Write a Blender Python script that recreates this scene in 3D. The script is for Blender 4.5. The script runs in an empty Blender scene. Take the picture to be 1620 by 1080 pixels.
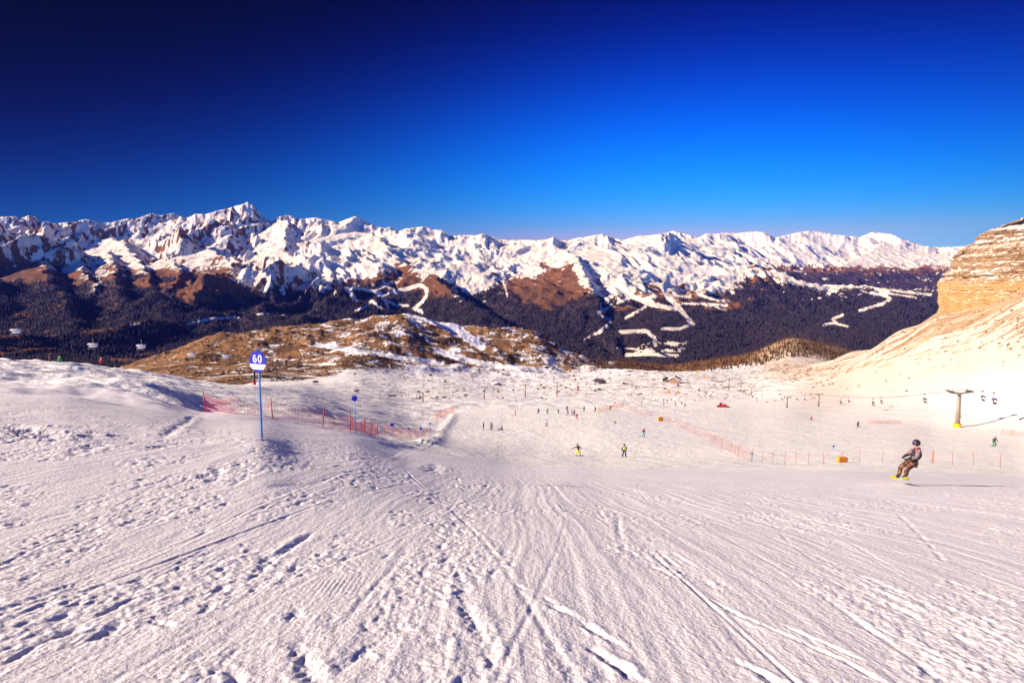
import bpy, bmesh, math, random
import numpy as np
from mathutils import Vector, Matrix

random.seed(7); np.random.seed(7)
scene = bpy.context.scene
COL = scene.collection

# ---------------------------------------------------------------- camera
PITCH = math.atan2(85.0, 900.0)
CP, SP = math.cos(PITCH), math.sin(PITCH)
cam_d = bpy.data.cameras.new('camera'); cam = bpy.data.objects.new('camera', cam_d); COL.objects.link(cam)
cam_d.sensor_width = 36.0; cam_d.lens = 20.0
cam_d.clip_start = 0.05; cam_d.clip_end = 80000.0
cam.location = (0, 0, 0); cam.rotation_euler = (math.pi/2 - PITCH, 0, 0)
scene.camera = cam

# ---------------------------------------------------------------- light
SUN_EL = math.radians(25.0)
SUN_AZ = math.radians(-100.0)           # clockwise from +Y (the view direction): from the left, a little behind
sun_dir = Vector((math.sin(SUN_AZ)*math.cos(SUN_EL), math.cos(SUN_AZ)*math.cos(SUN_EL), math.sin(SUN_EL)))
sd = bpy.data.lights.new('sun', 'SUN'); sd.energy = 4.8; sd.angle = math.radians(0.5); sd.color = (1.0, 0.815, 0.65)
sun = bpy.data.objects.new('sun', sd); COL.objects.link(sun)
sun.rotation_euler = sun_dir.to_track_quat('Z', 'Y').to_euler()

world = bpy.data.worlds.new('World'); scene.world = world; world.use_nodes = True
wn = world.node_tree; wn.nodes.clear(); WL = wn.links.new
def wnode(t, **k):
    n = wn.nodes.new(t)
    for a, b in k.items(): setattr(n, a, b)
    return n
wo = wnode('ShaderNodeOutputWorld'); bg = wnode('ShaderNodeBackground'); bg.inputs[1].default_value = 0.05
sky = wnode('ShaderNodeTexSky', sky_type='NISHITA'); sky.sun_disc = False
sky.sun_elevation = SUN_EL; sky.sun_rotation = SUN_AZ; sky.altitude = 2500; sky.air_density = 1.0; sky.dust_density = 0.3; sky.ozone_density = 2.0
def wmath(op, a, b=None, clamp=False):
    n = wnode('ShaderNodeMath', operation=op); n.use_clamp = clamp
    for i, v in enumerate((a, b)):
        if v is None: continue
        if isinstance(v, (int, float)): n.inputs[i].default_value = v
        else: WL(v, n.inputs[i])
    return n.outputs[0]
def wclamp(v, lo, hi): return wmath('MAXIMUM', wmath('MINIMUM', v, hi), lo)
tc = wnode('ShaderNodeTexCoord'); sx = wnode('ShaderNodeSeparateXYZ'); WL(tc.outputs['Generated'], sx.inputs[0])
# polarised deep-blue sky: brightness of each band depends on direction (height and side away from the sun)
dz = wclamp(sx.outputs[2], 0.088, 0.46)
dx = wclamp(sx.outputs[0], -0.68, 0.68)
back_fill = wmath('MULTIPLY', wmath('MAXIMUM', wmath('MULTIPLY', sx.outputs[1], -1.0), 0.0), 1.2)   # added brightness in the unseen sky behind the view, mostly blue fill
SKYC = {  # per band: coefficients of 1, x, z, xx, xz, zz, xxz for ln(factor)
 0: (3.0, 2.6, -34.0, -6.0, 0.0, 0.0, 0.0),
 1: (-0.67, 0.453, 9.501, -0.57, 8.4, -37.911, -20.09),
 2: (-0.766, -0.119, 14.181, -0.029, 8.3, -33.971, -16.787)}
xx = wmath('MULTIPLY', dx, dx); zz = wmath('MULTIPLY', dz, dz); xz = wmath('MULTIPLY', dx, dz); xxz = wmath('MULTIPLY', xx, dz)
sr = wnode('ShaderNodeSeparateColor'); WL(sky.outputs[0], sr.inputs[0]); cr = wnode('ShaderNodeCombineColor')
for ch in range(3):
    c = SKYC[ch]; acc = wmath('ADD', wmath('MULTIPLY', dx, c[1]), c[0])
    for term, k in ((dz, c[2]), (xx, c[3]), (xz, c[4]), (zz, c[5]), (xxz, c[6])):
        acc = wmath('ADD', acc, wmath('MULTIPLY', term, k))
    WL(wmath('MULTIPLY', sr.outputs[ch], wmath('EXPONENT', wmath('ADD', acc, wmath('MULTIPLY', back_fill, (0.5, 1.15, 1.5)[ch])))), cr.inputs[ch])
WL(cr.outputs[0], bg.inputs[0]); WL(bg.outputs[0], wo.inputs[0])

scene.view_settings.view_transform = 'Standard'; scene.view_settings.look = 'None'
scene.view_settings.exposure = 1.0; scene.view_settings.gamma = 1.0; scene.view_settings.use_curve_mapping = False
scene.render.engine = 'CYCLES'
scene.cycles.max_bounces = 6; scene.cycles.diffuse_bounces = 3; scene.cycles.volume_bounces = 0
scene.cycles.use_denoising = True

# ---------------------------------------------------------------- noise and projection helpers
_P = np.random.RandomState(3).permutation(4096).astype(np.int32); _P = np.concatenate([_P, _P])
_A = np.random.RandomState(5).rand(4096)*2*np.pi
_GX, _GY = np.cos(_A).astype(np.float32), np.sin(_A).astype(np.float32)
def perlin(x, y, seed=0):
    x = np.asarray(x, dtype=np.float64); y = np.asarray(y, dtype=np.float64)
    xi = np.floor(x); yi = np.floor(y); xf = (x-xi).astype(np.float32); yf = (y-yi).astype(np.float32)
    xi = (xi.astype(np.int64)+seed*131) & 4095; yi = (yi.astype(np.int64)+seed*57) & 4095
    x1 = (xi+1) & 4095; y1 = (yi+1) & 4095
    def g(a, b, dx, dy):
        h = _P[_P[a]+b]; return _GX[h]*dx+_GY[h]*dy
    u = xf*xf*xf*(xf*(xf*6-15)+10); v = yf*yf*yf*(yf*(yf*6-15)+10)
    a = g(xi, yi, xf, yf); b = g(x1, yi, xf-1, yf); c = g(xi, y1, xf, yf-1); d = g(x1, y1, xf-1, yf-1)
    return (a+(b-a)*u + ((c+(d-c)*u)-(a+(b-a)*u))*v)*1.5
def fbm(x, y, oct=4, seed=0, gain=0.5):
    s = 0; a = 1.0
    for o in range(oct):
        s = s + a*perlin(x*2**o, y*2**o, seed+o*7); a *= gain
    return s
def ridged(x, y, oct=5, seed=0, gain=0.5, sharp=1.0):
    s = 0; a = 1.0; w = 1.0
    for o in range(oct):
        n = 1-np.abs(perlin(x*2**o, y*2**o, seed+o*7)); n = n**(2.0*sharp)
        s = s + a*n*w; w = np.clip(n*1.3, 0, 1); a *= gain
    return s
def sstep(a, b, x):
    t = np.clip((np.asarray(x, dtype=np.float64)-a)/(b-a), 0, 1); return t*t*(3-2*t)
def srow(y):                      # picture row -> slope Z/Y
    k = (540.0-np.asarray(y, dtype=np.float64))/900.0
    return (k*CP-SP)/(CP+k*SP)
def tcol(x, s): return (np.asarray(x, dtype=np.float64)-810.0)/900.0*(CP-s*SP)
def pix(X, Y, Z):
    Y = np.maximum(Y, 0.3); d = Y*CP-Z*SP; d = np.maximum(d, 0.05)
    return 810+900*X/d, 540-900*(Y*SP+Z*CP)/d
def gsmooth(a, sig, axis):
    r = int(sig*3)+1; k = np.exp(-0.5*(np.arange(-r, r+1)/sig)**2); k /= k.sum()
    a = np.moveaxis(a, axis, 0); p = np.concatenate([np.repeat(a[:1], r, 0), a, np.repeat(a[-1:], r, 0)])
    o = sum(k[i]*p[i:i+a.shape[0]] for i in range(2*r+1))
    return np.moveaxis(o, 0, axis)

# ---------------------------------------------------------------- the lie of the land
# per column of the view: near fall a (Z=-1.7-aY), then distance and the row the surface is seen at
NEAR = {
 -700: (.05, [(25,640),(40,600),(60,560),(80,530),(120,560),(250,650),(700,680),(1300,650)]),
 0:   (.135, [(23,636),(35,613),(50,590),(70,566),(85,575),(130,620),(300,700),(700,660),(1300,620)]),
 100: (.14, [(25,636),(38,612),(55,592),(78,573),(95,582),(140,620),(300,700),(700,660),(1300,620)]),
 200: (.15, [(28,642),(42,616),(62,598),(88,584),(105,592),(150,625),(300,680),(600,600),(800,575),(1000,585),(1300,620)]),
 260: (.155, [(30,648),(50,618),(75,600),(100,592),(120,600),(180,630),(300,650),(600,592),(900,556),(1050,575),(1300,640)]),
 324: (.16, [(39,650),(60,628),(85,610),(115,602),(140,612),(220,632),(400,618),(600,588),(950,531),(1150,555),(1300,640)]),
 414: (.165, [(16,692),(30,664),(43,654),(70,632),(110,614),(150,606),(200,610),(300,613),(450,604),(700,570),(1000,514),(1150,545),(1300,640)]),
 470: (.18, [(20,697),(36,668),(45,660),(75,638),(120,620),(200,609),(400,606),(550,598),(750,560),(1000,515),(1150,545),(1300,640)]),
 563: (.20, [(24,702),(36,685),(50,678),(80,664),(130,643),(250,620),(400,604),(550,593),(800,545),(1000,500),(1150,525),(1300,640)]),
 640: (.22, [(24,728),(48,700),(65,692),(100,676),(150,655),(300,628),(500,607),(650,595),(850,540),(1050,488),(1150,510),(1300,640)]),
 700: (.235, [(26,733),(55,704),(75,700),(100,690),(150,662),(200,648),(350,624),(500,608),(700,596),(900,552),(1080,507),(1180,530),(1300,640)]),
 800: (.25, [(28,745),(50,726),(76,712),(127,679),(170,658),(205,647),(300,634),(450,621),(600,609),(800,590),(1000,545),(1130,508),(1200,535),(1300,640)]),
 870: (.255, [(29,748),(50,731),(76,718),(127,679),(170,658),(205,647),(300,636),(450,622),(600,608),(850,588),(1000,548),(1060,530),(1120,545),(1200,570),(1300,640)]),
 845: (.255, [(29,747),(50,730),(76,717),(127,679),(170,658),(205,647),(300,636),(450,622),(600,608),(830,590),(1000,545),(1130,510),(1200,535),(1300,640)]),
 892: (.257, [(29,748),(50,732),(76,719),(127,679),(170,658),(205,647),(300,636),(450,622),(600,608),(850,588),(960,570),(1060,553),(1120,560),(1200,580),(1300,640)]),
 950: (.262, [(30,749),(50,735),(76,722),(95,698),(127,678),(150,668),(170,658),(205,647),(300,638),(450,622),(600,603),(760,592),(900,586),(1000,575),(1100,566),(1200,590),(1300,640)]),
 1060:(.265, [(30,750),(50,736),(76,722),(95,700),(130,681),(170,665),(205,651),(300,641),(450,622),(600,601),(760,591),(880,585),(950,600),(1100,570),(1250,610),(1300,640)]),
 1190:(.268, [(30,750),(50,740),(60,733),(90,708),(140,681),(205,656),(300,640),(450,620),(600,602),(780,589),(900,588),(1100,551),(1250,590),(1300,640)]),
 1250:(.268, [(30,750),(50,741),(60,734),(90,708),(140,681),(205,656),(300,637),(450,612),(600,591),(700,578),(760,590),(900,575),(1100,520),(1250,575),(1300,640)]),
 1300:(.268, [(30,750),(45,742),(58,734),(95,705),(150,678),(220,655),(330,630),(450,604),(560,580),(640,565),(720,590),(900,575),(1100,534),(1250,590),(1300,640)]),
 1350:(.268, [(28,753),(45,741),(58,734),(95,705),(150,678),(200,660),(300,632),(400,600),(500,565),(570,546),(660,590),(900,590),(1100,543),(1250,600),(1300,640)]),
 1424:(.268, [(21,764),(32,752),(44,743),(56,735),(90,707),(140,683),(180,668),(230,645),(320,600),(400,552),(460,510),(560,560),(900,640),(1300,640)]),
 1480:(.268, [(21,766),(32,754),(44,744),(55,737),(85,712),(130,690),(170,674),(230,638),(300,582),(370,520),(405,484),(520,540),(900,640),(1300,640)]),
 1550:(.268, [(21,768),(32,757),(44,747),(53,740),(80,714),(120,692),(155,676),(200,640),(270,572),(330,510),(365,478),(450,470),(700,600),(1300,640)]),
 1620:(.268, [(21,770),(32,760),(44,750),(52,742),(80,714),(115,692),(145,672),(180,630),(230,560),(285,490),(320,452),(420,430),(700,560),(1300,640)]),
 1800:(.26, [(21,770),(36,750),(60,715),(90,680),(120,640),(160,560),(200,480),(240,420),(280,380),(500,400),(1300,600)]),
 2400:(.24, [(21,760),(36,715),(60,650),(90,570),(120,480),(160,400),(220,300),(500,350),(1300,500)]),
}
FAR = {
 -700: [(1300,560),(2500,500),(4000,440),(6000,380),(8000,345),(9500,400),(16000,600)],
 0:   [(1000,625),(1300,600),(1900,565),(2600,530),(3400,480),(4300,440),(5800,395),(7200,365),(8200,343),(9500,400),(16000,600)],
 150: [(1000,625),(1300,600),(1900,570),(2600,540),(3400,495),(4300,450),(5800,400),(7200,370),(8200,350),(9500,400),(16000,600)],
 300: [(1000,645),(1500,600),(2500,553),(3500,500),(4500,452),(6000,400),(7400,365),(8200,345),(9500,400),(16000,600)],
 450: [(1300,655),(1500,640),(2500,575),(3500,515),(4500,465),(6000,415),(7500,370),(8500,342),(10000,400),(16000,600)],
 600: [(1300,655),(1500,640),(2500,590),(3500,520),(4500,467),(6000,420),(7500,388),(8500,365),(10000,410),(16000,600)],
 800: [(1300,655),(1500,640),(2500,600),(3500,540),(4500,482),(5500,440),(7000,405),(8500,380),(10000,420),(16000,600)],
 950: [(1300,655),(1500,640),(2500,620),(3200,580),(3600,562),(4500,488),(5500,448),(7000,410),(8700,370),(10000,420),(16000,600)],
 1080:[(1300,655),(1500,645),(2500,625),(3200,580),(3600,562),(4500,492),(5500,458),(6500,432),(7500,417),(9000,400),(14000,368),(16000,420)],
 1200:[(1300,655),(1500,645),(2500,625),(3200,590),(3600,565),(4500,500),(5500,463),(6800,433),(8200,450),(10500,432),(12500,405),(14000,366),(16000,420)],
 1300:[(1300,655),(1500,645),(2500,600),(3500,552),(4500,508),(5500,480),(6800,456),(8200,468),(10500,448),(12000,422),(14000,367),(16000,420)],
 1400:[(1300,655),(1500,645),(2500,600),(3500,560),(4500,520),(5500,487),(6800,460),(8200,470),(10500,450),(12000,425),(14000,370),(16000,420)],
 1500:[(1300,655),(1500,645),(2500,600),(3500,565),(4500,530),(6000,487),(7500,466),(8800,466),(10500,452),(12300,432),(14000,391),(16000,440)],
 1700:[(1300,655),(2500,600),(4500,530),(7500,466),(10500,452),(14000,385),(16000,440)],
 2400:[(1300,560),(2500,540),(4500,500),(7500,440),(14000,360),(16000,440)],
}
SKY = [(-700,350),(-200,346),(0,343),(25,342),(32,346),(45,341),(57,343),(62,352),(75,350),(85,354),(100,352),(118,351),(127,348),(138,347),(147,349),(160,353),(175,352),(200,346),(215,346),(230,341),(240,337),(255,341),(272,337),(285,341),(295,345),(310,338),(325,339),(345,333),(360,330),(375,325),(385,323),(391,319),(396,321),(400,323),(405,330),(415,342),(430,350),(440,343),(453,340),(465,343),(472,347),(480,346),(500,344),(515,348),(525,349),(535,352),(550,346),(562,342),(570,345),(582,352),(595,358),(610,361),(618,359),(630,366),(640,362),(655,360),(672,358),(685,363),(700,364),(710,373),(730,372),(755,372),(765,369),(775,374),(790,378),(805,380),(830,379),(850,380),(868,378),(876,374),(885,380),(900,380),(915,376),(930,374),(945,371),(955,370),(970,376),(985,380),(995,377),(1010,373),(1030,372),(1050,369),(1065,365),(1080,368),(1095,373),(1105,376),(1118,369),(1130,370),(1150,368),(1165,369),(1180,367),(1198,366),(1215,369),(1225,376),(1240,373),(1260,368),(1280,365),(1300,367),(1320,371),(1345,373),(1360,375),(1370,371),(1380,367),(1410,370),(1425,377),(1445,384),(1470,390),(1490,391),(1510,390),(1620,385),(2400,375)]
TT = np.linspace(-1.75, 1.75, 701); LY = np.linspace(math.log(4.0), math.log(17000.0), 900); YY = np.exp(LY)
def table(D, near):
    xs = sorted(D); out = []
    for x in xs:
        a, pts = D[x] if near else (None, D[x])
        ys, ss = [], []
        if near:
            for y0 in (3.0, 5.0, 8.0, 12.0, 16.0):
                if y0 < pts[0][0]*0.8: ys.append(y0); ss.append(-1.7/y0-a)
        for y0, r in pts: ys.append(y0); ss.append(float(srow(r)))
        out.append(np.interp(LY, np.log(ys), ss))
    out = gsmooth(np.array(out), 4.5 if near else 7, 1)
    tk = (np.array(xs)-810.0)/900.0
    res = np.empty((len(TT), len(LY)))
    for j in range(len(LY)):
        s = np.interp(TT, tk*(1.0), out[:, j]); res[:, j] = s
    # column positions shift a little with row: redo the lookup with the true tangent
    for j in range(len(LY)):
        tt_true = tk*(CP-out[:, j]*SP); res[:, j] = np.interp(TT, tt_true, out[:, j])
    return gsmooth(res, 2.6, 0)
TN = table(NEAR, True); TF = table(FAR, False)
wf = sstep(math.log(1180), math.log(1450), LY)[None, :]
TAB = TN*(1-wf)+TF*wf
def tabs(T, tt, Y):
    fi = np.clip((tt-TT[0])/(TT[1]-TT[0]), 0, len(TT)-1.001); fj = np.clip((np.log(np.maximum(Y, 4.0))-LY[0])/(LY[1]-LY[0]), 0, len(LY)-1.001)
    i = fi.astype(int); j = fj.astype(int); u = fi-i; v = fj-j
    return T[i, j]*(1-u)*(1-v)+T[i+1, j]*u*(1-v)+T[i, j+1]*(1-u)*v+T[i+1, j+1]*u*v
def base_z(X, Y):
    X = np.asarray(X, dtype=np.float64); Y = np.asarray(Y, dtype=np.float64)
    Ys = np.maximum(Y, 4.0); k = tabs(TAB, np.clip(X/Ys, -1.74, 1.74), Ys)*Ys
    plane = -1.7-0.215*Y-0.05*np.clip(X, -25, 25)
    w = sstep(5.0, 14.0, Y)
    return plane*(1-w)+k*w

def seg_dist(px, py, pts):        # distance to a polyline, fraction along it, side
    best = np.full(px.shape, 1e9); par = np.zeros(px.shape); side = np.zeros(px.shape)
    n = len(pts)-1
    for i in range(n):
        ax, ay = pts[i]; bx, by = pts[i+1]; dx, dy = bx-ax, by-ay; L = dx*dx+dy*dy+1e-12
        t = np.clip(((px-ax)*dx+(py-ay)*dy)/L, 0, 1); qx, qy = px-(ax+t*dx), py-(ay+t*dy)
        d = np.hypot(qx, qy); m = d < best
        best = np.where(m, d, best); par = np.where(m, (i+t)/n, par); side = np.where(m, np.sign(qx*dy-qy*dx), side)
    return best, par, side
def poly_mask(x, y, poly):
    ins = np.zeros(np.shape(x), bool); n = len(poly)
    for i in range(n):
        x0, y0 = poly[i]; x1, y1 = poly[(i+1) % n]
        if y0 == y1: continue
        c = ((y0 > y) != (y1 > y)) & (x < (x1-x0)*(y-y0)/(y1-y0)+x0); ins ^= c
    return ins

PISTE = [(560,760),(640,716),(686,700),(700,676),(716,655),(742,648),(985,648),(1062,668),(1112,690),(1190,734),(1300,736),(1424,740),(1620,746),(3000,760),(3000,2000),(-900,2000),(-900,900),(0,760),(300,690),(450,700)]
def mid_noise(X, Y):              # bumps of the snowfield and hills (metres)
    X = np.asarray(X, dtype=np.float64); Y = np.asarray(Y, dtype=np.float64)
    zb = base_z(X, Y); px, py = pix(X, Y, zb)
    # piste mask, softened by evaluating three shifted copies
    inp = (poly_mask(px, py, PISTE).astype(float)+poly_mask(px+6, py+2, PISTE)+poly_mask(px-6, py-2, PISTE)+poly_mask(px, py+4, PISTE))/4
    rough = (1-inp)*sstep(20, 40, Y)
    right = sstep(1030, 1150, px)*sstep(900, 500, Y)
    rough = rough*(1-0.75*right*sstep(620, 640, py))
    n = fbm(X/9.0, Y/16.0, 5, 1)*0.85+(ridged(X/16.0, Y/26.0, 4, 11)-0.9)*0.5
    n2 = fbm(X/34.0, Y/60.0, 4, 21)*3.0
    far = sstep(90, 260, Y); scree = sstep(1180, 1320, px)*sstep(640, 600, py)
    lefth = sstep(430, 250, px)*sstep(24, 36, Y)*sstep(140, 100, Y)
    hill = sstep(480, 900, Y)*sstep(1180, 900, px)
    z = rough*(n*(0.34+0.05*far)*(1-0.8*scree)+n2*far*0.22*(1-0.7*scree))
    z += lefth*(fbm(X/9.0+0.6*Y/9, Y/5.0, 4, 61, .55)*0.42)
    z += hill*((ridged(X/150.0+Y/420.0, Y/90.0, 6, 31, 0.5)-1.0)*9.0 + fbm(X/26.0, Y/22.0, 4, 37)*2.2)*(1-0.35*sstep(560, 600, py))
    z += inp*(fbm(X/6.0, Y/14.0, 3, 41)*0.05)*sstep(20, 40, Y)
    z += scree*((ridged((X+0.33*Y)/11.0, (Y-0.33*X)/420.0, 4, 51)-1.0)*.2)
    # banks along the piste edges
    return z
def bank(X, Y):
    z = 0*X
    for pts, h, w, drop in BANKS:
        d, t, s = seg_dist(X, Y, pts); z = z + h*np.exp(-(d/w)**2)
    return z
def solve_xy(x, y, y0=3.0, y1=1250.0, fn=None):     # first place where the view ray through a picture point meets the ground
    fn = fn or base_z
    s = float(srow(y)); t = float(tcol(x, s)); Ys = np.exp(np.linspace(math.log(y0), math.log(y1), 1800))
    z = fn(t*Ys, Ys); h = np.where(z-s*Ys > 0)[0]
    i = h[0] if len(h) else int(np.argmax(z/Ys-s))
    Yv = Ys[i]; 
    return t*Yv, Yv, s*Yv
BANKS = []
def add_bank(pp, h, w):
    BANKS.append(([solve_xy(x, y)[:2] for x, y in pp], h, w, 0))
add_bank([(676,703),(694,694),(700,680),(712,668),(718,655)], 0.28, 1.1)
#add_bank([(1062,672),(1112,694),(1160,716),(1192,732)], 0.25, 1.5)
#add_bank([(700,742),(860,741),(1100,744),(1300,744)], 0.10, 1.5)
def ground_z(X, Y):
    X = np.atleast_1d(np.asarray(X, dtype=np.float64)); Y = np.atleast_1d(np.asarray(Y, dtype=np.float64))
    return base_z(X, Y)+mid_noise(X, Y)+bank(X, Y)

# ---------------------------------------------------------------- foreground relief (metres): ski tracks, clods, corduroy
GROOVES = [  # picture points, width, depth
 ([(400,906),(430,886),(465,862),(494,843)], .10, .12),
 ([(735,920),(733,950),(745,975),(762,1010),(785,1060),(800,1095)], .13, .10),
 ([(725,1000),(745,1030),(760,1085)], .12, .07),
 ([(975,812),(980,838),(986,872)], .08, .06), ([(945,798),(955,820)], .05, .04),
 ([(1040,870),(1060,886),(1082,906)], .06, .05), ([(1060,872),(1090,890),(1110,900)], .06, .04),
 ([(1110,940),(1170,972),(1260,1012),(1335,1044),(1420,1090)], .05, .06),
 ([(1230,985),(1300,1015),(1380,1050),(1440,1090)], .05, .07),
 ([(1370,985),(1440,1018),(1520,1050),(1600,1080)], .05, .06),
 ([(815,925),(870,950),(910,985),(960,1004)], .07, .05), ([(860,955),(900,968),(945,1000),(995,1030)], .07, .07),
 ([(930,1020),(980,1052),(1025,1088)], .09, .09), ([(945,1030),(985,1062),(1010,1090)], .07, .06),
 ([(240,982),(270,988),(276,1000),(262,1018)], .07, .08), ([(470,960),(472,1000),(480,1040),(500,1090)], .12, .10),
 ([(300,1090),(296,1062)], .09, .09), ([(540,1065),(580,1030)], .10, .08), ([(365,1060),(380,1090)], .08, .08),
 ([(1150,1040),(1200,1062),(1230,1085)], .07, .07), ([(1180,1050),(1250,1085)], .06, .05),
 ([(355,734),(345,742),(349,752),(330,766)], .14, .09), ([(372,738),(384,732),(400,730)], .12, .07), ([(318,758),(332,750)], .14, .12),
 ([(683,748),(690,734)], .30, .12), ([(308,658),(280,676),(256,694)], .20, .12), ([(228,712),(265,704)], .22, .12), ([(115,720),(150,706),(172,704)], .2, .10),
 ([(20,672),(60,690),(75,680)], .5, .25), ([(30,688),(55,684)], .3, .15), ([(100,680),(140,685),(150,692)], .25, .1),
 ([(330,915),(360,895),(400,905)], .15, .05), ([(365,770),(392,756)], .08, .05), 
 ([(795,975),(760,930),(740,890)], .05, .02), ([(1175,790),(1205,812),(1250,860),(1300,895)], .05, .025), ([(1420,812),(1460,850),(1500,895)], .06, .04),
 ([(1090,690),(1140,730)], .01, .0), ([(690,850),(720,900),(735,925)], .07, .04), ([(560,1075),(600,1000),(620,960)], .2, .03),
 ([(1380,870),(1500,885),(1620,905)], .10, .03), ([(1300,800),(1450,815),(1620,835)], .10, .02), ([(500,790),(600,775),(690,790)], .08, .02),
]
def smooth_fn(X, Y): return base_z(X, Y)
GW = [([solve_xy(x, y, 2.2, 60)[:2] for x, y in p], w, d) for p, w, d in GROOVES if d > 0]
rg = np.random.RandomState(11)
def fg_relief(X, Y):
    z = np.zeros(X.shape)
    fade = sstep(44, 26, Y)
    wx = X+0.25*fbm(X/3.0, Y/7.0, 2, 101)+0.06*np.sin(Y/3.1)
    left = sstep(1.0, -3.5, X-0.12*Y)                    # gritty snow to the left, planed snow to the right
    grit = sstep(-.10, .45, fbm(X/1.5, Y/3.0, 4, 103, .6)+.22*left+.12*sstep(9, 4, Y)-.05)
    fine = sstep(16, 8, Y)
    g1 = np.clip(perlin(X/.060, Y/.075, 111)-.05, -.3, 1); g2 = perlin(X/.034, Y/.042, 112); g3 = perlin(X/.115, Y/.15, 113); g4 = perlin(X/.23, Y/.33, 114)
    z += grit*(g1*.020*sstep(26, 12, Y)+g2*.011*fine+g3*.017+g4*.011*(.4+.6*left))
    z += (1-grit)*(g2*.003*fine+g3*.003)
    pits = np.clip(perlin(X/.13+3, Y/.24, 127)-.30, 0, 1)*sstep(.1, .6, grit)
    z -= pits*.085*(.5+.5*left)
    # planed streaks running down the fall line
    z += (ridged(wx/.34, Y/22.0, 4, 105, .6)-.9)*.010*(1.1-.5*left)
    z += perlin(wx/.085, Y/4.0, 107)*sstep(-.1, .4, perlin(wx/1.1, Y/5.0, 108))*.0075*(1.15-.6*left)
    z += -np.clip(ridged(wx/1.3+4, Y/34.0, 3, 109, .5)-1.30, 0, 1)*.05*(1-.4*left)
    z += fbm(X/.9, Y/1.8, 3, 115, .5)*.010+fbm(X/3.4, Y/6.0, 3, 117)*.030
    lf = sstep(430, 280, 810+900*X/np.maximum(Y, 3))*sstep(9, 15, Y)
    z += lf*(ridged(X/1.7, Y/2.6, 3, 131)-1.0)*.035
    # broad curved ski tracks crossing the slope
    for (x0, k, c, w, d) in TRACKS:
        dd = np.abs(X-(x0+k*Y+c*np.sin(Y/5.5+x0)))
        z -= d*np.exp(-(dd/w)**2)*sstep(-0.25, 0.3, perlin(Y/3.0+x0*7, X*0+x0, 119)); z += 0.55*d*np.exp(-((dd-1.9*w)/w)**2)*sstep(-0.3, 0.4, perlin(Y/2.2+x0*3, X*0+x0+5, 120))
    # groomer corduroy left in patches
    for (cx, cy, rx, ry, per, amp) in CORD:
        m = np.exp(-(((X-cx)/rx)**2+((Y-cy)/ry)**2)**2)*sstep(-0.35, 0.15, perlin(X/0.7, Y/1.2, 121))
        z += m*amp*np.sin(2*np.pi*(X+0.08*Y)/per)
    z = z*(.46+.26*sstep(6, 14, Y)-.42*sstep(16, 28, Y))
    gz1 = perlin(X/.05, Y/.07, 125)
    for pts, w, d in GW:
        dd, t, s = seg_dist(X+0.22*w*gz1, Y, pts)
        e = sstep(0, .12, t)*sstep(1, .88, t)*0.7+0.3
        ww = w*(.42+.25*sstep(5, 14, Y))*(0.5+0.6*e)*(1+0.45*perlin(X/0.12, Y/0.16, 123)); z += (.17+.16*sstep(5, 14, Y))*e*d*(1+.6*gz1)*(sstep(-.5, .1, perlin(X/.35, Y/.5, 129)))*(-np.exp(-(dd/ww)**2)+0.5*np.exp(-((dd-2.0*ww)/(1.1*ww))**2))
    # a flat tongue of scraped snow
    return z*fade
TRACKS = [(rg.uniform(-14, 16), rg.uniform(-.22, .22), rg.uniform(.1, 1.1), rg.uniform(.016, .034), rg.uniform(.008, .020)) for _ in range(44)]
CORD = []
for (px_, py_, rpx, rpy, per, amp) in [(488,716,42,14,.09,.010),(440,776,36,12,.07,.010),(462,765,30,14,.07,.009),(400,838,34,16,.055,.008),(560,925,60,14,.045,.007),(480,925,70,14,.045,.006)]:
    X_, Y_, _z = solve_xy(px_, py_, 2.2, 60); X2, Y2, _z = solve_xy(px_, py_-rpy, 2.2, 60)
    CORD.append((X_, Y_, rpx/900*Y_, max(abs(Y2-Y_), .3), per*Y_/10.0 if Y_ > 10 else per, amp))

# ---------------------------------------------------------------- meshes from grids
def grid_mesh(name, X, Y, Z, mats, mask=None, attr='mask', smooth=True):
    nr, nc = X.shape; me = bpy.data.meshes.new(name)
    co = np.stack([X, Y, Z], -1).reshape(-1, 3).astype(np.float32)
    idx = np.arange(nr*nc, dtype=np.int32).reshape(nr, nc)
    q = np.stack([idx[:-1, :-1], idx[:-1, 1:], idx[1:, 1:], idx[1:, :-1]], -1).reshape(-1)
    nf = len(q)//4
    me.vertices.add(len(co)); me.vertices.foreach_set('co', co.ravel())
    me.loops.add(len(q)); me.loops.foreach_set('vertex_index', q)
    me.polygons.add(nf); me.polygons.foreach_set('loop_start', np.arange(0, nf*4, 4, dtype=np.int32))
    me.polygons.foreach_set('use_smooth', np.full(nf, smooth)); 
    me.update(calc_edges=True)
    if mask is not None:
        a = me.color_attributes.new(attr, 'FLOAT_COLOR', 'POINT')
        a.data.foreach_set('color', mask.reshape(-1, 4).astype(np.float32).ravel())
    me.materials.append(mats); o = bpy.data.objects.new(name, me); COL.objects.link(o); return o
def structure(o): o['kind'] = 'structure'; return o

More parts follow.
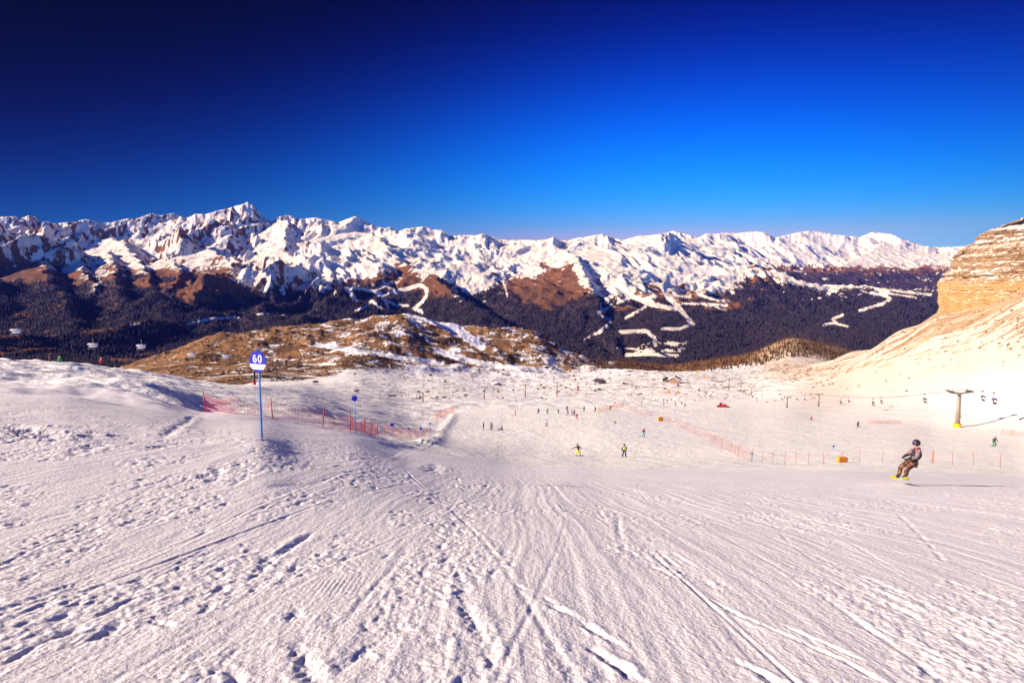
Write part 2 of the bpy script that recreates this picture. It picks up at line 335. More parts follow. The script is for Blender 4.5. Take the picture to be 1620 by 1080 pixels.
# materials -------------------------------------------------------
class NT:
    def __init__(s, name):
        s.m = bpy.data.materials.new(name); s.m.use_nodes = True; s.t = s.m.node_tree; s.t.nodes.clear()
        s.out = s.n('ShaderNodeOutputMaterial'); s.b = s.n('ShaderNodeBsdfPrincipled'); s.l(s.b.outputs[0], s.out.inputs[0])
    def n(s, t, **k):
        q = s.t.nodes.new(t)
        for a, b in k.items(): setattr(q, a, b)
        return q
    def l(s, a, b): s.t.links.new(a, b)
    def put(s, v, i):
        if hasattr(v, 'node'): s.l(v, i)
        elif isinstance(v, (tuple, list)) and len(v) == 3 and i.type == 'RGBA': i.default_value = (*v, 1)
        else: i.default_value = v
    def math(s, op, a, b=0.0, clamp=False):
        q = s.n('ShaderNodeMath', operation=op); q.use_clamp = clamp; s.put(a, q.inputs[0]); s.put(b, q.inputs[1]); return q.outputs[0]
    def mix(s, f, a, b):
        q = s.n('ShaderNodeMix', data_type='RGBA'); s.put(f, q.inputs[0]); s.put(a, q.inputs[6]); s.put(b, q.inputs[7]); return q.outputs[2]
    def ramp(s, v, lo, hi):
        q = s.n('ShaderNodeMapRange', interpolation_type='SMOOTHSTEP'); s.put(v, q.inputs[0]); s.put(lo, q.inputs[1]); s.put(hi, q.inputs[2]); return q.outputs[0]
    def noise(s, scale, detail=3, rough=.5, vec=None, stretch=None):
        if vec is None: vec = s.n('ShaderNodeTexCoord').outputs['Object']
        if stretch: m = s.n('ShaderNodeMapping'); s.l(vec, m.inputs[0]); m.inputs['Scale'].default_value = stretch; vec = m.outputs[0]
        q = s.n('ShaderNodeTexNoise'); s.l(vec, q.inputs['Vector']); q.inputs['Scale'].default_value = scale; q.inputs['Detail'].default_value = detail; q.inputs['Roughness'].default_value = rough
        return q.outputs[0]
    def bump(s, h, dist, strength=1.0):
        q = s.n('ShaderNodeBump'); s.put(h, q.inputs['Height']); q.inputs['Distance'].default_value = dist; q.inputs['Strength'].default_value = strength; s.l(q.outputs[0], s.b.inputs['Normal'])
    def attr(s, name):
        a = s.n('ShaderNodeAttribute', attribute_name=name); c = s.n('ShaderNodeSeparateColor'); s.l(a.outputs[0], c.inputs[0]); return c.outputs, a.outputs['Alpha']
def simple(name, col, rough=.6, metal=0, vary=.12, scale=8):
    g = NT(name); n = g.noise(scale, 3); g.put(g.mix(n, tuple(c*(1-vary) for c in col), tuple(min(c*(1+vary), 1) for c in col)), g.b.inputs['Base Color'])
    g.b.inputs['Roughness'].default_value = rough; g.b.inputs['Metallic'].default_value = metal; return g.m
SNOW = (.80, .80, .83)
g = NT('piste_snow')
g.put(g.mix(g.noise(.25, 5, .6), (.755,.745,.82), (.86,.845,.90)), g.b.inputs['Base Color'])
g.b.inputs['Roughness'].default_value = .55; g.b.inputs['Specular IOR Level'].default_value = .25
g.bump(g.math('ADD', g.noise(22, 4, .65), g.math('MULTIPLY', g.noise(7, 3, .6, stretch=(1, .12, 1)), 1.2)), .018, .9)
M_PISTE = g.m
g = NT('snowfield_and_grass')     # mask: R snow cover, G scrub/forest floor, B scree
(c, al) = g.attr('mask')
fine = g.noise(.35, 6, .62); med = g.noise(.06, 5, .6)
grass = g.mix(g.noise(.09, 5, .65), (.34,.185,.085), (.18,.088,.040)); grass = g.mix(g.ramp(g.noise(.3, 4, .6), .56, .66), grass, (.05,.03,.02))
scree = g.mix(g.ramp(g.noise(.02, 6, .7), .35, .65), (.31,.195,.115), (.47,.34,.22))
ground = g.mix(c[1], grass, (.06,.035,.022)); ground = g.mix(c[2], ground, scree)
snowc = g.mix(med, (.775,.78,.81), (.875,.875,.885)); snowc = g.mix(g.math('MULTIPLY', c[2], .95), snowc, g.mix(g.noise(.05, 5, .65), (.60,.51,.43), (.70,.615,.53)))
sf = g.ramp(g.math('ADD', c[0], g.math('MULTIPLY', g.math('SUBTRACT', fine, .5), 1.0)), .45, .55); smp = g.n('ShaderNodeMapping', vector_type='POINT'); g.l(g.n('ShaderNodeTexCoord').outputs['Object'], smp.inputs[0]); smp.inputs['Rotation'].default_value = (0, 0, math.radians(-19.5)); smp.inputs['Scale'].default_value = (.42, .006, .0)
stk = g.noise(1.0, 5, .62, smp.outputs[0]); stw = g.math('MULTIPLY', c[2], g.math('SUBTRACT', stk, .5))
sf = g.ramp(g.math('ADD', g.math('ADD', c[0], g.math('MULTIPLY', stw, 2.4)), g.math('MULTIPLY', g.math('SUBTRACT', fine, .5), .8)), .44, .58)
g.put(g.mix(sf, ground, snowc), g.b.inputs['Base Color']); g.b.inputs['Roughness'].default_value = .75; g.b.inputs['Specular IOR Level'].default_value = .15
g.bump(g.noise(.5, 6, .65), 0.8, .5)
M_FIELD = g.m
g = NT('mountain_surface')        # mask: R snow cover, G forest and painted shade, B bare brown slope
(c, al) = g.attr('mask')
fine = g.noise(.012, 6, .65); big = g.noise(.0018, 5, .6)
brown = g.mix(g.noise(.004, 5, .65), (.30,.12,.045), (.14,.058,.028))
rock = g.mix(g.noise(.006, 5, .7), (.16,.09,.06), (.09,.06,.05))
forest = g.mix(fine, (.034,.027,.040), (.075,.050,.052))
ground = g.mix(c[2], rock, brown)
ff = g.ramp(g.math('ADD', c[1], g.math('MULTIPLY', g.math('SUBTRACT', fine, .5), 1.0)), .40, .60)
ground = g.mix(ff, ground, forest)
snowc = g.mix(big, (.84,.74,.60), (.90,.81,.67))
sf = g.ramp(g.math('ADD', c[0], g.math('MULTIPLY', g.math('SUBTRACT', fine, .5), .8)), .42, .58)
g.put(g.mix(sf, ground, snowc), g.b.inputs['Base Color']); g.b.inputs['Roughness'].default_value = .8; g.b.inputs['Specular IOR Level'].default_value = .1
g.bump(g.noise(.012, 8, .75), 30.0, .9)
M_MTN = g.m

tf = np.linspace(-1.1, 1.1, NCOL if 'NCOL' in globals() else 1250)
tl = -1.1-(np.linspace(0, 1, 40)[1:])**1.6*2.0
TC = np.concatenate([tl[::-1], tf, -tl])
def rows(y0, y1, n, mode='log'):
    if mode == 'log': return np.exp(np.linspace(math.log(y0), math.log(y1), n))
    u = np.linspace(1/y0**.75, 1/y1**.75, n); return (1/u)**(1/.75)
def mk(Yr):
    Yg = np.repeat(Yr[:, None], len(TC), 1); Xg = TC[None, :]*(Yg+3.0); return Xg, Yg

# near slope (runs on behind the camera)
NR = NROW if 'NROW' in globals() else 850
Yr = np.concatenate([np.linspace(-45, 1.6, 30), rows(1.9, 40.0, NR, 'p')])
Yg = np.repeat(Yr[:, None], len(TC), 1); Xg = TC[None, :]*(np.maximum(Yg, 1.9)+3.0)*np.where(Yg < 1.9, 1+(1.9-Yg)*.12, 1.0)
Zg = base_z(Xg, Yg)
inn = Yg > 1.5
Zg = Zg+np.where(inn, mid_noise(Xg, Yg), 0)+np.where(inn, bank(Xg, Yg), 0)+fg_relief(Xg, np.maximum(Yg, -60))*sstep(-10, 1.5, Yg)
slope = structure(grid_mesh('ground', Xg, Yg, Zg, M_PISTE))
zedge = Zg[-1].copy()

# snowfield, brown hill and the scree slope
Yr = rows(40.0, 1320.0, 620); Xg, Yg = mk(Yr); Zg = base_z(Xg, Yg)+mid_noise(Xg, Yg)+bank(Xg, Yg)
Zg[0] = zedge
px, py = pix(Xg, Yg, Zg)
yb = np.interp(px, [-700,200,260,324,414,470,563,640,700,760,800,870,950,1010,1060,1300], [560,560,520,350,420,440,560,660,720,750,760,800,800,860,900,900])
nz = fbm(Xg/30.0+Yg/140, Yg/16.0, 5, 201, .6); nz2 = fbm(Xg/7.0, Yg/7.0, 4, 211, .6)
cover = np.ones(Xg.shape)*1.0
hill = sstep(-.06, .10, np.log(Yg/yb)+.05*nz)*sstep(1250, 1050, px)
tgt = np.interp(px, [200,330,420,500,600,660,760,850,920,1000], [.20,.28,.34,.40,.43,.50,.44,.48,.54,.58])
slope_y = np.gradient(Zg, axis=0)/np.gradient(Yg, axis=0)
cover = cover*(1-hill)+hill*np.clip(tgt+.30*nz+.12*nz2-.25*np.clip(slope_y-.1, -.3, .6), 0, 1)
for pts, w in (([(636,490),(665,498),(700,512),(735,530),(762,548)], 9), ([(700,500),(730,520),(752,538)], 3), ([(690,555),(760,575),(880,590)], 6), ([(500,545),(600,560),(700,575)], 5)):
    d, t, s = seg_dist(px, py, pts); cover = np.maximum(cover, hill*sstep(w*1.1, w*.4, d)*.95)
# brown patches and stones in the far snowfield
mid = sstep(330, 520, Yg)*(1-hill)*sstep(2300, 1400, px)
cover -= mid*np.clip(nz*.5+nz2*.55-.12, 0, 1)*np.interp(px, [300,600,900,1100,1300,1400], [.6,.9,1.3,1.6,1.8,.8])*1.3
sc = sstep(1150, 1330, px)*np.clip(np.interp(px, [1200,1300,1424,1480,1620,2000], [618,606,585,575,560,520])-py, 0, 400)
up = sstep(0, 46, sc)
rx_ = (Xg+0.33*Yg); ry_ = (Yg-0.33*Xg)
strk = .7*fbm(rx_/13.0, ry_/420.0, 2, 221, .62); strk2 = fbm(Xg/5.0, Yg/7.0, 3, 231, .6)*.5
cov_s = np.clip(.62-.36*sstep(10, 90, sc)+.75*strk+.4*strk2, 0, 1)
rim = sstep(12, 3, np.interp(px, [1180,1240,1290,1350,1420,1480], [588,578,568,545,510,483])*-1+py)*sstep(1180, 1210, px)*sstep(1485, 1470, px)
cov_s = np.maximum(cov_s, rim*.7)
cover = cover*(1-up)+cov_s*up
edgec = sstep(0, 14, sc)*sstep(44, 20, sc)     # stony toe of the scree
cover -= edgec*np.clip(.25+.6*nz2+.3*strk, 0, .6)*(1-up)
G = sstep(.2, .9, fbm(Xg/60.0, Yg/40.0, 4, 241)+.25)*hill*.8
wood = sstep(900, 1010, px)*sstep(930, 1010, Yg); cover = cover*(1-wood*.8)+wood*.12*np.clip(.5+nz2, 0, 1)
msk = np.stack([np.clip(cover, 0, 1), G, np.maximum(np.maximum(up, edgec), .95*sstep(-75, 5, np.interp(px, [1200,1300,1424,1480,1620,2000], [618,606,585,575,560,520])-py)*sstep(1200, 1330, px)), np.ones(Xg.shape)], -1)
field = structure(grid_mesh('terrain', Xg, Yg, Zg, M_FIELD, msk))
F_LAST = Zg[-1].copy()
FIELD = (Xg, Yg, Zg)

# ---------------------------------------------------------------- far mountains
Yr = np.concatenate([rows(1320.0, 3000.0, 90), rows(3000.0, 17000.0, (NFAR if 'NFAR' in globals() else 640))[1:]])
Xg, Yg = mk(Yr); tt = np.clip(Xg/Yg, -1.74, 1.74); Sb = tabs(TAB, tt, Yg); Zg = Sb*Yg
wX = Xg+260*fbm(Xg/1500.0, Yg/1500.0, 2, 301); wY = Yg+260*fbm(Xg/1500.0+9, Yg/1500.0, 2, 305)
hgt = sstep(-.12, .02, Sb)*sstep(2400, 4200, Yg)
xr = 810+900*tt
big = ridged((wX*.8+wY*.35)/1500.0, (wY*.8-wX*.2)/2300.0, 6, 311, .52)-1.05
sm = ridged(wX/420.0, wY/700.0, 5, 317, .55)-1.0
farR = sstep(9000, 11500, Yg)
rib = ridged((wX+.3*wY)/170.0, wY/330.0, 4, 319, .55)-1.0
leftm = 1.0-.35*sstep(450, 800, xr)
Zg = Zg+hgt*(big*(260*leftm-100*sstep(450,620,xr)*(1-farR))+sm*(84-38*sstep(450,620,xr))+rib*(22-10*sstep(430,560,xr)+10*farR))+(1-hgt)*sstep(1500, 2400, Yg)*((ridged((wX+.4*wY)/900.0, wY/1500.0, 5, 321)-1.0)*50+fbm(Xg/260.0, Yg/260.0, 3, 323)*14)
def lookupY(x, y, lo=2000.0):
    s = float(srow(y)); t = float(tcol(x, s)); Ys = np.linspace(lo, 15500, 900); v = tabs(TAB, np.full(Ys.shape, t), Ys)
    i = np.where(v >= s)[0]; i = i[0] if len(i) else int(np.argmax(v)); return float(Ys[i]), t, s
BOWLS = [(232,398,48,170),(320,362,30,110),(392,362,26,150),(120,425,50,170),(425,385,26,80),(300,455,40,110),(160,475,50,120),(575,352,12,60),(255,350,24,70),(60,372,30,90),(940,440,10,70),(720,470,45,130)]
SPURS = [  # crest picture points, left fall, right fall, distance factor
 ([(-60,392),(20,388),(45,391),(60,402),(72,425),(85,450),(100,480),(120,520)], .34, .85, .90),
 ([(92,395),(120,400),(135,430),(150,455)], .5, .9, .94),
 ([(170,392),(178,405),(183,430),(186,455),(200,480)], .5, .85, .93),
 ([(195,372),(205,395),(232,425),(240,450)], .45, .8, .95),
 ([(262,408),(284,424),(282,440),(268,460)], .40, .9, .95),
 ([(330,395),(366,414),(363,430),(350,452),(300,478)], .34, .95, .93),
 ([(391,319),(378,335),(366,345),(360,362),(362,378)], .55, .9, .99),
 ([(340,334),(322,342),(300,345),(288,352)], .5, .9, .985),
 ([(135,348),(150,362),(178,368),(190,380)], .5, .8, .97),
 ([(562,342),(567,352),(576,360)], .5, .95, .992),
 ([(672,358),(684,366),(694,376)], .5, .9, .99),
 ([(560,372),(582,376),(610,388),(624,402),(628,412),(660,425),(690,436),(716,462),(735,476),(770,492)], .30, .85, .92),
 ([(448,398),(462,410),(480,418),(497,424)], .35, .8, .96), ([(498,416),(512,424),(528,436)], .35, .9, .95),
 ([(866,395),(895,402),(914,411),(919,424),(928,440),(938,456)], .33, 1.0, .93),
 ([(415,345),(440,352),(452,372),(450,392)], .45, .7, .97),
 ([(1040,395),(1056,392),(1052,402)], .5, .9, .97), ([(1395,392),(1380,404),(1350,420),(1330,430)], .75, .25, .97),
 ([(1120,395),(1160,402),(1180,412)], .4, .5, .97),
]
for bx_, by_, br_, bd_ in BOWLS:
    Y0, t, s = lookupY(bx_, by_); rw = br_/900.0*Y0; Y1 = Y0*.97
    q = ((Xg-t*Y1)/rw); e = (Yg-Y1)/(rw*2.2)
    prof = np.where(q < 0, np.exp(-(q/.5)**2), np.exp(-(q/1.3)**2))*np.exp(-e*e)      # steep wall on the left, gentle on the right
    Zg = Zg-bd_*prof
for pp, sl, sr_, fr in SPURS:
    P3 = []
    for x, y in pp:
        Y0, t, s = lookupY(x, y); Y1 = Y0*fr; P3.append((t*Y1, Y1, s*Y1))
    for i in range(1, len(P3)):    # keep the crest running towards the viewer
        if P3[i][1] > P3[i-1][1]-30 and len(pp) > 3:
            Y1 = P3[i-1][1]-30; x, y = pp[i]; s = float(srow(y)); t = float(tcol(x, s)); P3[i] = (t*Y1, Y1, s*Y1)
    xy = [(a, b) for a, b, c in P3]; zc = np.array([c for a, b, c in P3])
    m = (Xg > min(a for a, b in xy)-1500) & (Xg < max(a for a, b in xy)+1500) & (Yg > min(b for a, b in xy)-1800) & (Yg < max(b for a, b in xy)+1500)
    gx, gy = Xg[m], Yg[m]
    d, p, sd_ = seg_dist(gx+45*perlin(gx/180.0, gy/180.0, 331)+18*perlin(gx/60.0, gy/60.0, 333), gy+40*perlin(gx/200.0+5, gy/200.0, 332), xy)
    zc_i = np.interp(p*(len(zc)-1), np.arange(len(zc)), zc)
    # which side: right of the crest (greater X at the same depth)
    fl = np.where(sd_ < 0, sr_, sl) if xy[-1][1] > xy[0][1] else np.where(sd_ > 0, sl, sr_)
    gull = ridged(gx/150.0, gy/420.0, 4, 341)*0.12
    zt = zc_i-d*fl*(0.88+gull)+14*perlin(gx/90.0, gy/90.0, 335)*sstep(0, 120, d)
    Zg[m] = np.maximum(Zg[m], zt)
# the skyline as seen: shift the upper part of each column to the surveyed crest line
S = Zg/Yg; smax = np.where(Yg > 6500, S, -9).max(0); ttc = TC*(1+3.0/9000.0)
xs_s = np.array([a for a, b in SKY], float); ss_s = srow([b for a, b in SKY]); tk = tcol(xs_s, ss_s)
tgt = np.interp(ttc, tk, ss_s)+0.0006*fbm(ttc*150, ttc*0, 3, 351)
w = sstep(-.045, .05, S)*sstep(4500, 8000, Yg)
dl = gsmooth(tgt-smax, 22.0, 0); Zg = Zg+w*dl[None, :]*Yg
S = Zg/Yg; smax = np.where(Yg > 6500, S, -9).max(0)
w = sstep(-.026, .0, S-smax[None, :])*sstep(5000, 7000, Yg)
Zg = Zg+w*(tgt-smax)[None, :]*Yg
S = Zg/Yg
Zg[0] = F_LAST
px, py = pix(Xg, Yg, Zg)
n1 = fbm(Xg/300.0, Yg/420.0, 5, 401, .6); n2 = fbm(Xg/70.0, Yg/90.0, 4, 411, .6)
dZx = np.gradient(Zg, axis=1)/np.gradient(Xg, axis=1); dZy = np.gradient(Zg, axis=0)/np.gradient(Yg, axis=0)
steep = np.hypot(dZx, dZy)
snl = np.interp(px, [-50,0,50,100,150,200,250,300,340,370,400,430,480,520,560,600,625,700,720,760,800,850,900,925,960,1000,1100,1160,1200,1250,1300,1400,1500], [395,398,402,440,455,430,425,425,412,430,450,455,452,448,432,424,425,432,455,460,442,425,412,455,462,462,458,452,430,445,458,452,455])
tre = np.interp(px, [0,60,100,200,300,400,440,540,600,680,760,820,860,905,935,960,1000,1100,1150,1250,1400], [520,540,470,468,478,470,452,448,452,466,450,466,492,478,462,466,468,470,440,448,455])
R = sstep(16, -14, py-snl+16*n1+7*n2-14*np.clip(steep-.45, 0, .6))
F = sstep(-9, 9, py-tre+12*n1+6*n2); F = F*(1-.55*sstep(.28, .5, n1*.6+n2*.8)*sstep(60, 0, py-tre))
B = np.clip(.75+.4*n1, 0, 1)
farm = sstep(8600, 9600, Yg)      # the far range: snow above, forest colour below painted in for its shaded foot
R = R*(1-farm)+farm*sstep(430, 414, py+9*n1); F = F*(1-farm)+farm*sstep(425, 436, py+6*n1)
# dusting and rocks high up
R = R*(1-.45*sstep(.95, 1.45, steep+.25*n2)*(1-.7*farm)*(1-.6*sstep(430, 560, px)))
R = R+(1-R)*sstep(.18, .55, n1+.6*n2-.15)*sstep(60, 8, py-snl)*.8*sstep(-50, 0, px)
rbn = ridged((Xg+.3*Yg)/120.0, Yg/260.0, 4, 419, .6)
R = R*(1-.5*sstep(1.36, 1.66, rbn+.25*n1+.25*sstep(.3, .8, steep))*(1-.45*farm)*(1-.5*sstep(420, 560, px)*(1-farm))*sstep(-30, 10, snl+60-py+25*n1))
R *= 1-.5*sstep(.25, .6, n1)*sstep(-34, -6, py-snl)
# forest colour stands in for shade on the left valley side, brown scrub between
shade_left = sstep(62, 84, px+8*n1)*sstep(330, 240, px)*sstep(404, 430, py+8*n1-.08*(px-60)); F = np.maximum(F, shade_left*sstep(.42, .0, n1+.6*n2))
R = R*(1-shade_left*.5); R = np.maximum(R, sstep(.25, .5, n2+.5*n1)*sstep(120, 40, px)*sstep(440, 410, py)*.8); F = np.maximum(F, sstep(130, 60, px)*sstep(428, 470, py+26*n1+9*n2)*.9); lw = sstep(330, 200, px)*sstep(470, 520, py); F = np.maximum(F, lw*.9); F = F*(1-lw*.8*sstep(.05, .3, n1*.8+n2*.6))
PISTES = [([(548,455),(556,466),(563,476)],3.4),([(548,455),(570,457),(590,461),(612,450),(620,447)],1.8),([(600,463),(612,478),(614,487)],3.2),([(590,461),(600,468),(625,462),(606,446)],1.7),
 ([(625,462),(650,455),(663,451),(673,455),(676,466),(668,478),(655,488),(668,494)],3.3),([(562,492),(580,485),(588,476),(603,488)],1.7),([(612,474),(625,482),(645,483)],1.6),
 ([(926,449),(940,459),(951,466),(961,472),(958,479)],2.6),([(968,482),(960,488),(946,494),(952,501),(965,505)],2.0),([(966,505),(960,516),(950,524),(941,529)],2.8),
 ([(940,458),(965,460),(985,460),(995,467),(1015,475),(1027,480),(1055,486),(1077,490),(1087,502),(1095,512)],3.8),([(1022,484),(1005,495),(989,504)],2.2),([(995,471),(977,479)],1.8),([(963,461),(966,470),(958,479)],1.8),
 ([(1050,460),(1060,474),(1075,486)],3.6),([(1097,455),(1107,467),(1130,473),(1152,477)],2.2),([(1095,512),(1075,520),(1047,520)],2.0),([(982,525),(1022,523),(1035,533),(1036,545)],3.2),
 ([(990,562),(1022,560),(1072,562)],2.8),([(1080,480),(1110,480),(1150,484)],1.2),([(1060,466),(1090,470)],1.5),([(1385,455),(1395,466),(1409,472),(1395,481),(1360,491)],2.4),([(1333,498),(1317,504),(1323,511),(1303,514)],2.0),([(1322,513),(1342,516)],1.2),
 ([(1385,456),(1440,463),(1472,467)],1.2),([(1400,463),(1450,471)],1.0),([(297,512),(330,505),(378,502)],2.2),([(1110,480),(1150,492)],.8),([(975,550),(1010,553)],.9),([(925,535),(933,532)],1.0),([(405,497),(425,496)],1.0),([(795,442),(803,470)],.8),([(205,515),(222,512)],.9),([(440,498),(455,496)],.8)]
pis = np.zeros(Xg.shape)
for pts, wd in PISTES:
    xs_ = [p[0] for p in pts]; ys_ = [p[1] for p in pts]
    m = (px > min(xs_)-12) & (px < max(xs_)+12) & (py > min(ys_)-12) & (py < max(ys_)+12) & (Yg > 1800) & (Yg < 8600)
    wd = wd+.45*(wd < 2.1); d, p, s = seg_dist(px[m]+1.2*n2[m], py[m]+.8*n1[m], pts); pis[m] = np.maximum(pis[m], sstep(wd*1.3, wd*.6, d+.6*n2[m]))
pinky = sstep(900, 960, px)*sstep(1230, 1150, px)*sstep(448, 455, py)*sstep(500, 484, py)*sstep(-.2, .3, n1+.5*n2+.1)
R = np.maximum(R, pis); PISD = pis; R = np.maximum(R, pinky*.42); F = F*(1-pis)*(1-pinky*.7)
vil = poly_mask(px, py, [(1020,540),(1086,540),(1086,556),(1000,558)]) & (Yg < 4200); R = np.where(vil, np.maximum(R, sstep(.0, .3, n2)), R); F = np.where(vil, F*sstep(.3, 0, n2), F)
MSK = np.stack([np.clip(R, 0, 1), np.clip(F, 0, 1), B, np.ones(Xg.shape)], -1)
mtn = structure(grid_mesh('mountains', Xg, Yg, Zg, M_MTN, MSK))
MT = (Xg, Yg, Zg, px, py, F, R)

# ---------------------------------------------------------------- layered rock cliff
g = NT('layered_rock')
pos = g.n('ShaderNodeTexCoord').outputs['Object']; geo = g.n('ShaderNodeNewGeometry')
sp = g.n('ShaderNodeSeparateXYZ'); g.l(pos, sp.inputs[0]); sn = g.n('ShaderNodeSeparateXYZ'); g.l(geo.outputs['Normal'], sn.inputs[0])
band = g.noise(1.0, 5, .7, pos, (.02, .012, .75)); band2 = g.noise(1.0, 4, .6, pos, (.08, .05, 2.2)); blot = g.noise(.09, 5, .6)
upper = g.mix(g.ramp(band, .38, .62), (.22,.125,.066), (.38,.25,.15))
lower = g.mix(g.ramp(blot, .35, .65), (.44,.26,.10), (.52,.34,.17))
zz_ = g.ramp(g.math('ADD', sp.outputs[2], g.math('MULTIPLY', g.math('SUBTRACT', blot, .5), 8.0)), 2.0, 7.0)
rk = g.mix(zz_, lower, upper); rk = g.mix(g.ramp(band2, .60, .72), rk, (.17,.09,.055)); rk = g.mix(g.ramp(g.noise(.5, 5, .7), .58, .75), rk, (.22,.12,.07))
snw = g.math('MULTIPLY', g.ramp(g.math('ADD', sn.outputs[2], g.math('MULTIPLY', g.noise(.12, 5, .7), 1.1)), 1.14, 1.28), .85)
g.put(g.mix(snw, rk, (.78,.75,.72)), g.b.inputs['Base Color']); g.b.inputs['Roughness'].default_value = .85
g.bump(g.math('ADD', g.noise(.9, 6, .7, stretch=(.5,.35,1.6)), g.math('MULTIPLY', g.noise(1.0, 4, .6, pos, (.05, .03, 2.5)), 1.2)), .8, 1.0)
M_ROCK = g.m
def cliff():
    path = [(262,60),(280,200),(289,300),(292,330),(297,370),(300,395),(303,405),(312,411),(335,416),(380,420),(460,420)]
    P = np.array(path, float); L = np.concatenate([[0], np.cumsum(np.hypot(*np.diff(P, axis=0).T))])
    l300 = L[2]; u = np.concatenate([np.linspace(0, l300, 50)[:-1], np.linspace(l300, L[8], 420), np.linspace(L[8], L[-1], 12)[1:]])
    bx, by = np.interp(u, L, P[:, 0]), np.interp(u, L, P[:, 1]); bx = gsmooth(bx, 6, 0); by = gsmooth(by, 6, 0)
    tx, ty = np.gradient(bx), np.gradient(by); ln = np.hypot(tx, ty); nx, ny = ty/ln, -tx/ln      # inward normal (away from the view)
    zs = np.concatenate([np.linspace(-60, -22, 12)[:-1], np.linspace(-22, 43, 250)])
    dl = np.interp(zs, [-60,-22,-14,4,9,13,20,26,30,31,37,41,43], [-4,-1,0,-1.5,1,4,7,11,17,20,24,33,40])
    rs = np.random.RandomState(4); lay = np.cumsum(rs.uniform(.5, 2.4, 60))-24; off = rs.uniform(-1, 1, 61)
    U, ZZ = np.meshgrid(u, zs)
    dip = ZZ+1.6*fbm(U/60, U*0, 2, 501)-0.02*(U-l300)
    k = np.searchsorted(lay, dip.ravel()).reshape(dip.shape); st = off[np.clip(k, 0, 60)]*1.0
    amp = np.interp(ZZ, [-22, 4, 8, 43], [.35, .45, 1.2, 1.5])
    cr = np.clip(ridged(U/13+.3*fbm(U/20, ZZ/10, 2, 521), ZZ/45, 3, 519)-1.15, 0, 1)*3.0
    st = st*(.35+1.1*sstep(-.3, .4, fbm(U/12, ZZ/14, 3, 531)))
    D = dl[:, None]+cr*amp*1.7+np.clip(perlin(U/7, ZZ/5, 533)-.25, 0, 1)*3.5*amp+(np.round((fbm(U/16, ZZ/9, 2, 523))*3)/3)*2.2*amp+st*amp+fbm(U/34, ZZ/50, 3, 503)*5.0*sstep(0, 15, ZZ)+fbm(U/9, ZZ/7, 4, 505)*1.5*amp+fbm(U/2.2, ZZ/1.1, 3, 507)*.5
    for zc, w, d, a, b in ((-3.2,.35,2.0,l300+20,l300+95),(6.0,.5,2.2,l300+40,l300+98),(20,.4,2.4,l300+5,l300+50),(12,.6,2.6,l300-10,l300+25),(29,.4,2.0,l300+0,l300+60)):
        D += d*np.exp(-((dip-zc)/w)**2)*sstep(-.05, .2, fbm(U/8, U*0+zc, 2, 509))*sstep(a-4, a+4, U)*sstep(b+4, b-4, U)
    X = bx[None, :]+nx[None, :]*D; Y = by[None, :]+ny[None, :]*D; Z = ZZ+0.35*fbm(U/3, ZZ/2, 2, 511)
    # roof: keep going inwards with a gentle rise
    rX, rY, rZ = [], [], []
    for q in np.linspace(0, 1, 26)[1:]:
        e = q**1.3; rX.append(X[-1]+nx*80*e+0*u); rY.append(Y[-1]*(1-e*.3)+e*.3*np.clip(Y[-1], 60, 330)+ny*0); rZ.append(Z[-1]+9*e+fbm(u/8, u*0+q*6, 3, 513)*1.1*min(1, q*6)+ (0 if int(q*25) % 4 else .9))
    X = np.vstack([X]+rX); Y = np.vstack([Y]+rY); Z = np.vstack([Z]+rZ)
    return structure(grid_mesh('cliff', X[:, ::-1], Y[:, ::-1], Z[:, ::-1], M_ROCK, smooth=True))
cliff()

# ---------------------------------------------------------------- woods (far conifers read as one mass)
def cones(name, P, H, mat, tiers=1, sides=5, wid=.22, jag=.25, seed=1):
    r = np.random.RandomState(seed); n = len(P); V = []; F = []; base = 0
    tv = []; tfc = []
    for k in range(tiers):
        z0 = k/tiers*.8+.04; z1 = min(1.0, z0+1.15/tiers+.12*(tiers == 1)); rr = wid*(1-k/tiers*.75)
        i0 = len(tv)
        for q in range(sides):
            a = 2*math.pi*(q+.5*k)/sides; tv.append((math.cos(a)*rr, math.sin(a)*rr, z0))
        tv.append((0, 0, z1 if k < tiers-1 else 1.0))
        for q in range(sides): tfc.append((i0+q, i0+(q+1) % sides, i0+sides))
    tv = np.array(tv); tfc = np.array(tfc); m = len(tv)
    rot = r.rand(n)*6.28; c, s = np.cos(rot), np.sin(rot)
    jit = 1+r.uniform(-jag, jag, (n, m, 1)); v = tv[None]*np.where(np.arange(3) < 2, 1, 0)*jit+tv[None]*np.array([0, 0, 1])
    W = H*(.8+.5*r.rand(n))
    x = (v[..., 0]*c[:, None]-v[..., 1]*s[:, None])*W[:, None]+P[:, 0:1]; y = (v[..., 0]*s[:, None]+v[..., 1]*c[:, None])*W[:, None]+P[:, 1:2]; z = v[..., 2]*H[:, None]+P[:, 2:3]
    co = np.stack([x, y, z], -1).reshape(-1, 3).astype(np.float32); fc = (tfc[None]+(np.arange(n)*m)[:, None, None]).reshape(-1).astype(np.int32)
    me = bpy.data.meshes.new(name); me.vertices.add(len(co)); me.vertices.foreach_set('co', co.ravel()); nf = len(fc)//3
    me.loops.add(len(fc)); me.loops.foreach_set('vertex_index', fc); me.polygons.add(nf); me.polygons.foreach_set('loop_start', np.arange(0, nf*3, 3, dtype=np.int32)); me.update(calc_edges=True)
    me.materials.append(mat); o = bpy.data.objects.new(name, me); COL.objects.link(o); o['kind'] = 'stuff'; return o
def screen_pick(px, py, wt, n, seed):
    a = np.abs(np.gradient(px, axis=1)*np.gradient(py, axis=0))*wt; a[~np.isfinite(a)] = 0; p = a.ravel(); p = p/p.sum()
    return np.random.RandomState(seed).choice(len(p), n, p=p)
